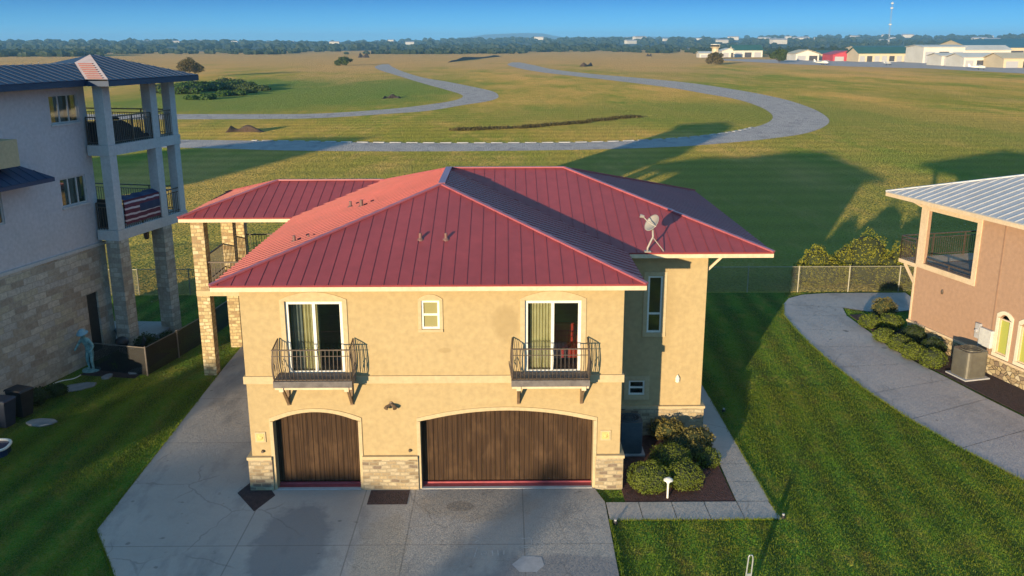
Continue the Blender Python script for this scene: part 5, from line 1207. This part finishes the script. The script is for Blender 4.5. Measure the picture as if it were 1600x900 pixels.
# ---- airfield buildings
HW = M('hangar_white', (.66, .63, .56), (.58, .55, .48), .15, .7); HG = M('hangar_green_roof', (.035, .12, .10), (.03, .10, .085), .2, .6); HB_ = M('hangar_blue_roof', (.05, .16, .20), (.04, .13, .17), .2, .6); HC = M('hangar_cream', (.60, .50, .34), (.54, .45, .30), .2, .7); HR = M('hangar_red', (.48, .05, .08), (.40, .04, .06), .3, .6); DKD = M('dark_opening', (.04, .04, .05), (.06, .06, .07), .5, .6)
def hangar(x, y_, L_, D_, h, lab, wall, roofm, rz=0, pitch=.22, doors=3, ridge_x=True, group='airfield hangars'):
    b = thing('hangar', lab, 'hangar', (x, y_, 0), rz, group)
    q = MB(); q.box(0, L_, 0, D_, 0, h)
    rr_ = pitch*(D_/2 if ridge_x else L_/2)
    if not ridge_x: q.poly([(0, 0, h), (L_, 0, h), (L_/2, 0, h+rr_)]); q.poly([(0, D_, h), (L_, D_, h), (L_/2, D_, h+rr_)])
    else: q.poly([(0, 0, h), (0, D_, h), (0, D_/2, h+rr_)]); q.poly([(L_, 0, h), (L_, D_, h), (L_, D_/2, h+rr_)])
    q.build('wall', wall, b, recalc=False)
    q = MB(); e = .8; o = .25
    if ridge_x: q.hexa([(-e, -e, h-.1+o), (L_+e, -e, h-.1+o), (L_+e, D_/2, h+rr_+o), (-e, D_/2, h+rr_+o)]+[(-e, -e, h+.1+o), (L_+e, -e, h+.1+o), (L_+e, D_/2, h+rr_+.25+o), (-e, D_/2, h+rr_+.25+o)]); q.hexa([(-e, D_/2, h+rr_+o), (L_+e, D_/2, h+rr_+o), (L_+e, D_+e, h-.1+o), (-e, D_+e, h-.1+o)]+[(-e, D_/2, h+rr_+.25+o), (L_+e, D_/2, h+rr_+.25+o), (L_+e, D_+e, h+.1+o), (-e, D_+e, h+.1+o)])
    else: q.hexa([(-e, -e, h-.1+o), (L_/2, -e, h+rr_+o), (L_/2, D_+e, h+rr_+o), (-e, D_+e, h-.1+o)]+[(-e, -e, h+.1+o), (L_/2, -e, h+rr_+.25+o), (L_/2, D_+e, h+rr_+.25+o), (-e, D_+e, h+.1+o)]); q.hexa([(L_/2, -e, h+rr_+o), (L_+e, -e, h-.1+o), (L_+e, D_+e, h-.1+o), (L_/2, D_+e, h+rr_+o)]+[(L_/2, -e, h+rr_+.25+o), (L_+e, -e, h+.1+o), (L_+e, D_+e, h+.1+o), (L_/2, D_+e, h+rr_+.25+o)])
    q.build('roof', roofm, b)
    for k in range(doors):
        w_ = L_/doors; q = MB(); q.box(k*w_+w_*.15, (k+1)*w_-w_*.15, -.12, -.02, 0, h*.72); q.build('hangar_door', DKD if k % 3 == 1 else PATCH, b)
    return b
def at(px_, py_): return gp(px_, py_)
x, y_ = at(1243, 94.5); hangar(x, y_, 17, 22, 4.6, 'leftmost hangar with white walls and cream gable', HW, HC, 0, .3, 2, False)
x, y_ = at(1281, 93.5); hangar(x, y_, 22, 22, 4.2, 'low cream hangar left of the red one', HC, HG, 0, .2, 3)
x, y_ = at(1301, 95.5); hangar(x, y_, 18, 22, 4.2, 'red hangar with dark open doors', HR, HR, 0, .25, 2, False)
x, y_ = at(1341, 96.5); hangar(x, y_, 45, 22, 5.2, 'long cream hangar row with dark green roof', HC, HG, 0, .35, 9)
x, y_ = at(1344, 84.5); hangar(x, y_, 150, 60, 5.0, 'wide dark green roofed shed behind the long cream row', HC, HG, 0, .12, 8)
x, y_ = at(1441, 98.5); hangar(x, y_, 26, 26, 9.5, 'tall white hangar with flat front at the apron', HW, HW, 0, .08, 3)
x, y_ = at(1470, 102.5); hangar(x, y_, 20, 18, 5.0, 'low white hangar in front of the tall white one', HW, HW, 0, .15, 2)
x, y_ = at(1505, 104.5); hangar(x, y_, 24, 20, 4.6, 'white hangar row on the right part of the apron', HW, HW, 0, .2, 4)
x, y_ = at(1567, 106); hangar(x, y_, 26, 20, 4.4, 'rightmost cream hangar partly out of the picture', HC, HC, 0, .25, 3)
x, y_ = at(1497, 92.5); hangar(x, y_, 40, 22, 6.5, 'white office block with pale roof behind the hangars', HW, HW, 0, .3, 4)
x, y_ = at(1515, 91); hangar(x, y_, 70, 70, 8.0, 'large blue green roofed hangar at the back right', HC, HB_, 0, .18, 3)
x, y_ = at(1560, 89); hangar(x, y_, 90, 60, 9.0, 'blue green roofed hangar farthest right', HC, HB_, 0, .2, 3)
x, y_ = at(1128, 89.5); hangar(x, y_, 14, 18, 5.5, 'small white hangar beside the control tower', HW, HW, 0, .3, 2, False)
x, y_ = at(1146, 89.5); hangar(x, y_, 26, 20, 5.8, 'green roofed hangar right of the control tower', HW, HG, 0, .45, 3)
x, y_ = at(1093, 90); hangar(x, y_, 16, 14, 3.4, 'low pale shed left of the control tower', HW, HW, 0, .2, 2)
ct = thing('control_tower', 'cream control tower standing left of the green roofed hangar', 'control tower', (*at(1117, 92), 0))
q = MB(); q.lathe((0, 0, 0), [(3.0, 0), (2.7, 8.2)], 8); q.build('shaft', HC, ct)
q = MB(); q.lathe((0, 0, 8.2), [(2.8, 0), (4.2, 1.0), (4.2, 1.3)], 8); q.build('gallery', HC, ct)
q = MB(); q.lathe((0, 0, 9.5), [(3.3, 0), (3.7, 1.5)], 8); q.build('cab_window', GLASSD, ct)
q = MB(); q.lathe((0, 0, 11.0), [(4.1, 0), (4.1, .45), (1, .8)], 8); q.build('roof', HW, ct)
# parked aeroplanes and cars
def plane(px_, py_, rz, lab, s=1.0):
    b = thing('light_aeroplane', lab, 'aeroplane', (*at(px_, py_), 0), rz, 'aeroplanes parked on the apron'); b.scale = (s, s, s)
    q = MB(); q.tube([(0, -2.6, 1.2), (0, -2.2, 1.2), (0, -1, 1.35), (0, .6, 1.4), (0, 3, 1.3), (0, 4.6, 1.35)], [.15, .45, .62, .6, .3, .12], 10); q.build('fuselage', WHITE, b, smooth=True)
    q = MB(); q.box(-5.2, 5.2, -.6, .7, 2.0, 2.14); q.build('wing', WHITE, b); q = MB(); q.box(-1.7, 1.7, 4.0, 4.7, 1.35, 1.43); q.build('tailplane', WHITE, b)
    q = MB(); q.hexa([(-.05, 3.6, 1.4), (.05, 3.6, 1.4), (.05, 4.8, 1.4), (-.05, 4.8, 1.4), (-.04, 4.4, 2.7), (.04, 4.4, 2.7), (.04, 5.0, 2.7), (-.04, 5.0, 2.7)]); q.build('fin', WHITE, b)
    for x_, y2 in ((-1.1, .3), (1.1, .3), (0, -1.9)): q = MB(); q.tube([(x_, y2, 1), (x_, y2, .25)], .04, 5); q.tube([(x_-.08, y2, .25), (x_+.08, y2, .25)], .25, 10); q.build('wheel', BLK, b)
plane(1286, 101.5, .8, 'small white aeroplane parked in front of the leftmost hangars', 1.2); plane(1388, 102, 2.2, 'small white aeroplane in front of the long cream hangar row'); plane(1530, 109, 1.2, 'small white aeroplane on the apron before the right hangars')
# lattice mast
mst = thing('radio_mast', 'tall thin grey radio mast rising above the horizon', 'mast', (838, 2050, 0)); MG = M('mast_grey', (.30, .32, .34), (.24, .26, .28), .1, .6)
q = MB(); H_ = 98.0
for k in range(3):
    a = k*2.094; q.tube([(2.2*math.cos(a), 2.2*math.sin(a), 0), (1.0*math.cos(a), 1.0*math.sin(a), H_)], .16, 5)
for i in range(24):
    z0, z1 = H_*i/24, H_*(i+1)/24; r0 = 2.2-1.2*i/24
    for k in range(3): a, b = k*2.094, (k+1)*2.094; q.tube([(r0*math.cos(a), r0*math.sin(a), z0), (r0*math.cos(b), r0*math.sin(b), z1)], .1, 4)
q.build('lattice', MG, mst)
for z_ in (49, 83, 93): q = MB(); q.lathe((0, 0, z_), [(3.0, 0), (3.0, 2.6)], 10); q.build('antenna_drum', HW, mst)

# far land: rolling ground beyond the field edge
LAND = M('far_land', (.05, .065, .03), (.10, .09, .05), .0012, .95, lo=.42, hi=.6)
def hills(name, y0, y1, hfun, nx=140, ny=24, x0=-9000, x1=9000, mat=LAND):
    q = MB()
    for j in range(ny+1):
        for i in range(nx+1):
            x = x0+(x1-x0)*i/nx; y_ = y0+(y1-y0)*j/ny; q.v.append((x, y_, hfun(x, y_, j/ny)))
    for j in range(ny):
        for i in range(nx): a = j*(nx+1)+i; q.f.append((a, a+1, a+nx+2, a+nx+1))
    return tag(q.build(name, mat, smooth=True, recalc=False), kind='structure')
def hf(x, y_, k):
    e = math.sin(math.pi*min(1, k*1.0)); r_ = 1/(1+math.exp(-(x-900)/900))
    n_ = .5+.5*math.sin(x*.0011+1.3)*math.cos(y_*.0013+x*.0004)+.25*math.sin(x*.0037+y_*.002)
    return -2+e*(6+34*r_*n_+10*n_)
hills('hills', 1500, 6500, hf)
def hf2(x, y_, k):
    e = math.sin(math.pi*k); return -4+e*(58+26*math.sin(x*.0004+.5)+14*math.sin(x*.0013)+62*max(0, 1-abs((x-60)/620)**4))
hills('hills', 9000, 14000, hf2, 160, 10, -18000, 18000)
# woodland: far-off trees that read as one mass
WOOD = leaf_mat('woodland_leaf', (.04, .06, .024), (.02, .032, .014), .1)
def woods(rows, name, lab, seed):
    rg = random.Random(seed); q = MB()
    for (y0, y1, x0, x1, n_, s0, s1, zf) in rows:
        for _ in range(n_):
            k = rg.random(); y_ = y0+(y1-y0)*k; x = rg.uniform(x0, x1)*(y_/y0)
            if math.sin(x*.006+y_*.004)+math.sin(x*.017-y_*.003) < -.9: continue
            r_ = rg.uniform(s0, s1); blob(q, (x, y_, zf(x, y_)+r_*.5), (r_*1.2, r_*1.2, r_*rg.uniform(.6, .95)), rg.randint(0, 10**6), .2, 6)
    return tag(q.build(name, WOOD, recalc=False), lab, 'woods', kind='stuff')
z1 = lambda x, y_: 0 if y_ < 1500 else max(0, hf(x, y_, (y_-1500)/5000))
woods([(1240, 1700, -1100, 1300, 1100, 3, 5.5, z1), (1700, 2600, -1300, 1400, 1300, 5, 10, z1), (2600, 4600, -1500, 1500, 1500, 8, 15, z1), (900, 1250, 180, 700, 420, 3.5, 6, z1), (1150, 1250, -330, 200, 160, 2.5, 5, z1)], 'woodland', 'dark line of distant woods below the horizon', 5)
woods([(1000, 1200, -720, -430, 420, 3.5, 6, z1)], 'woodland', 'dark woods behind the tall building roof', 6)
# pale far-off houses among the woods
rg = random.Random(12); k = 0
FARH = M('far_white', (.60, .57, .52), (.5, .47, .42), .05, .8)
proto = thing('distant_house', 'tiny pale building among the distant woods', 'building', (0, 0, 0), 0, 'distant pale buildings among the woods')
q = MB(); q.box(-9, 9, -6, 6, 0, 9); q.build('wall', FARH, proto)
q = MB(); q.hexa([(-10, -7, 9), (10, -7, 9), (10, 7, 9), (-10, 7, 9), (-9, -.3, 12), (9, -.3, 12), (9, .3, 12), (-9, .3, 12)]); q.build('roof', PATCH, proto)
first = True
for i in range(44):
    y_ = rg.uniform(2300, 4300); x = rg.uniform(.13, .56)*y_ if i < 32 else rg.uniform(-.45, .05)*y_
    z_ = z1(x, y_)+rg.uniform(4, 9); s = rg.uniform(.7, 1.6)
    if first: proto.location = (x, y_, z_); first = False; continue
    dup(proto, (x, y_, z_), rg.uniform(-.5, .5), None, None, (s*1.5, s, s*.8))

# ================================================================== STREET SIDE, BEHIND THE VIEWPOINT (its long shadows cross the front garden)
bh = thing('street_house', 'plain house across the street whose long shadow reaches the driveway', 'house', (-33.0, -30, 0))
q = MB(); q.box(-7, 6.2, -6, 6, 0, 4.6); q.build('wall', PINK, bh)
q = MB(); roof_plane(q, [(-7.7, 6.7, 4.7), (6.9, 6.7, 4.7), (2.4, 0, 6.3), (-3.4, 0, 6.3)], ((-7.7, 6.7, 4.7), (6.9, 6.7, 4.7))); roof_plane(q, [(-7.7, -6.7, 4.7), (6.9, -6.7, 4.7), (2.4, 0, 6.3), (-3.4, 0, 6.3)], ((-7.7, -6.7, 4.7), (6.9, -6.7, 4.7)))
roof_plane(q, [(-7.7, -6.7, 4.7), (-7.7, 6.7, 4.7), (-3.4, 0, 6.3)], ((-7.7, -6.7, 4.7), (-7.7, 6.7, 4.7))); roof_plane(q, [(6.9, -6.7, 4.7), (6.9, 6.7, 4.7), (2.4, 0, 6.3)], ((6.9, -6.7, 4.7), (6.9, 6.7, 4.7))); q.build('roof', GREYROOF, bh)
for (x, y_, h, r_, s, lab) in [(-24.6, -30, 6.6, 1.9, 61, 'street tree across from the double garage door'), (-30, -6, 5.0, 2.8, 62, 'unseen tree added to shade the lawn by the tall building'), (-23.5, -44, 6.0, 1.7, 63, 'slim street tree left of the lawn gap'), (-44, -30, 7.4, 4.2, 65, 'wide street tree across from the tall building'), (-3.5, -26, 3.9, 2.0, 66, 'small street tree whose shadow falls by the neighbouring driveway')]:  # the tree for the lawn by the tall building is added for its shade
    tree(x, y_, h, r_, lab, TREEL, 2600 if s != 64 else 900, .28 if s != 64 else .16, s, 'street trees behind the viewpoint', 'street_tree')
lh = thing('west_house', 'plain pale house beyond the tall building, seen only by its shadow on the field', 'house', (-70, 30, 0))
q = MB(); q.box(-11, 11, -7, 7, 0, 6.5); q.build('wall', PALE, lh)
q = MB(); roof_plane(q, [(-11.7, -7.7, 6.6), (11.7, -7.7, 6.6), (5, 0, 10.6), (-5, 0, 10.6)], ((-11.7, -7.7, 6.6), (11.7, -7.7, 6.6))); roof_plane(q, [(-11.7, 7.7, 6.6), (11.7, 7.7, 6.6), (5, 0, 10.6), (-5, 0, 10.6)], ((-11.7, 7.7, 6.6), (11.7, 7.7, 6.6)))
roof_plane(q, [(-11.7, -7.7, 6.6), (-11.7, 7.7, 6.6), (-5, 0, 10.6)], ((-11.7, -7.7, 6.6), (-11.7, 7.7, 6.6))); roof_plane(q, [(11.7, -7.7, 6.6), (11.7, 7.7, 6.6), (5, 0, 10.6)], ((11.7, -7.7, 6.6), (11.7, 7.7, 6.6))); q.build('roof', NAVY, lh)

# ------------------------------------------------------------------ haze: the air itself
q = MB(); q.box(-19000, 19000, -60, 14500, -60, 150)
hm = bpy.data.materials.new('haze'); hm.use_nodes = True; t = hm.node_tree; t.nodes.clear(); out = t.nodes.new('ShaderNodeOutputMaterial')
pv = t.nodes.new('ShaderNodeVolumePrincipled'); pv.inputs['Color'].default_value = (.28, .62, 1.0, 1); pv.inputs['Density'].default_value = 1.35e-4
t.links.new(pv.outputs[0], out.inputs['Volume']); tag(q.build('haze', hm), kind='stuff')
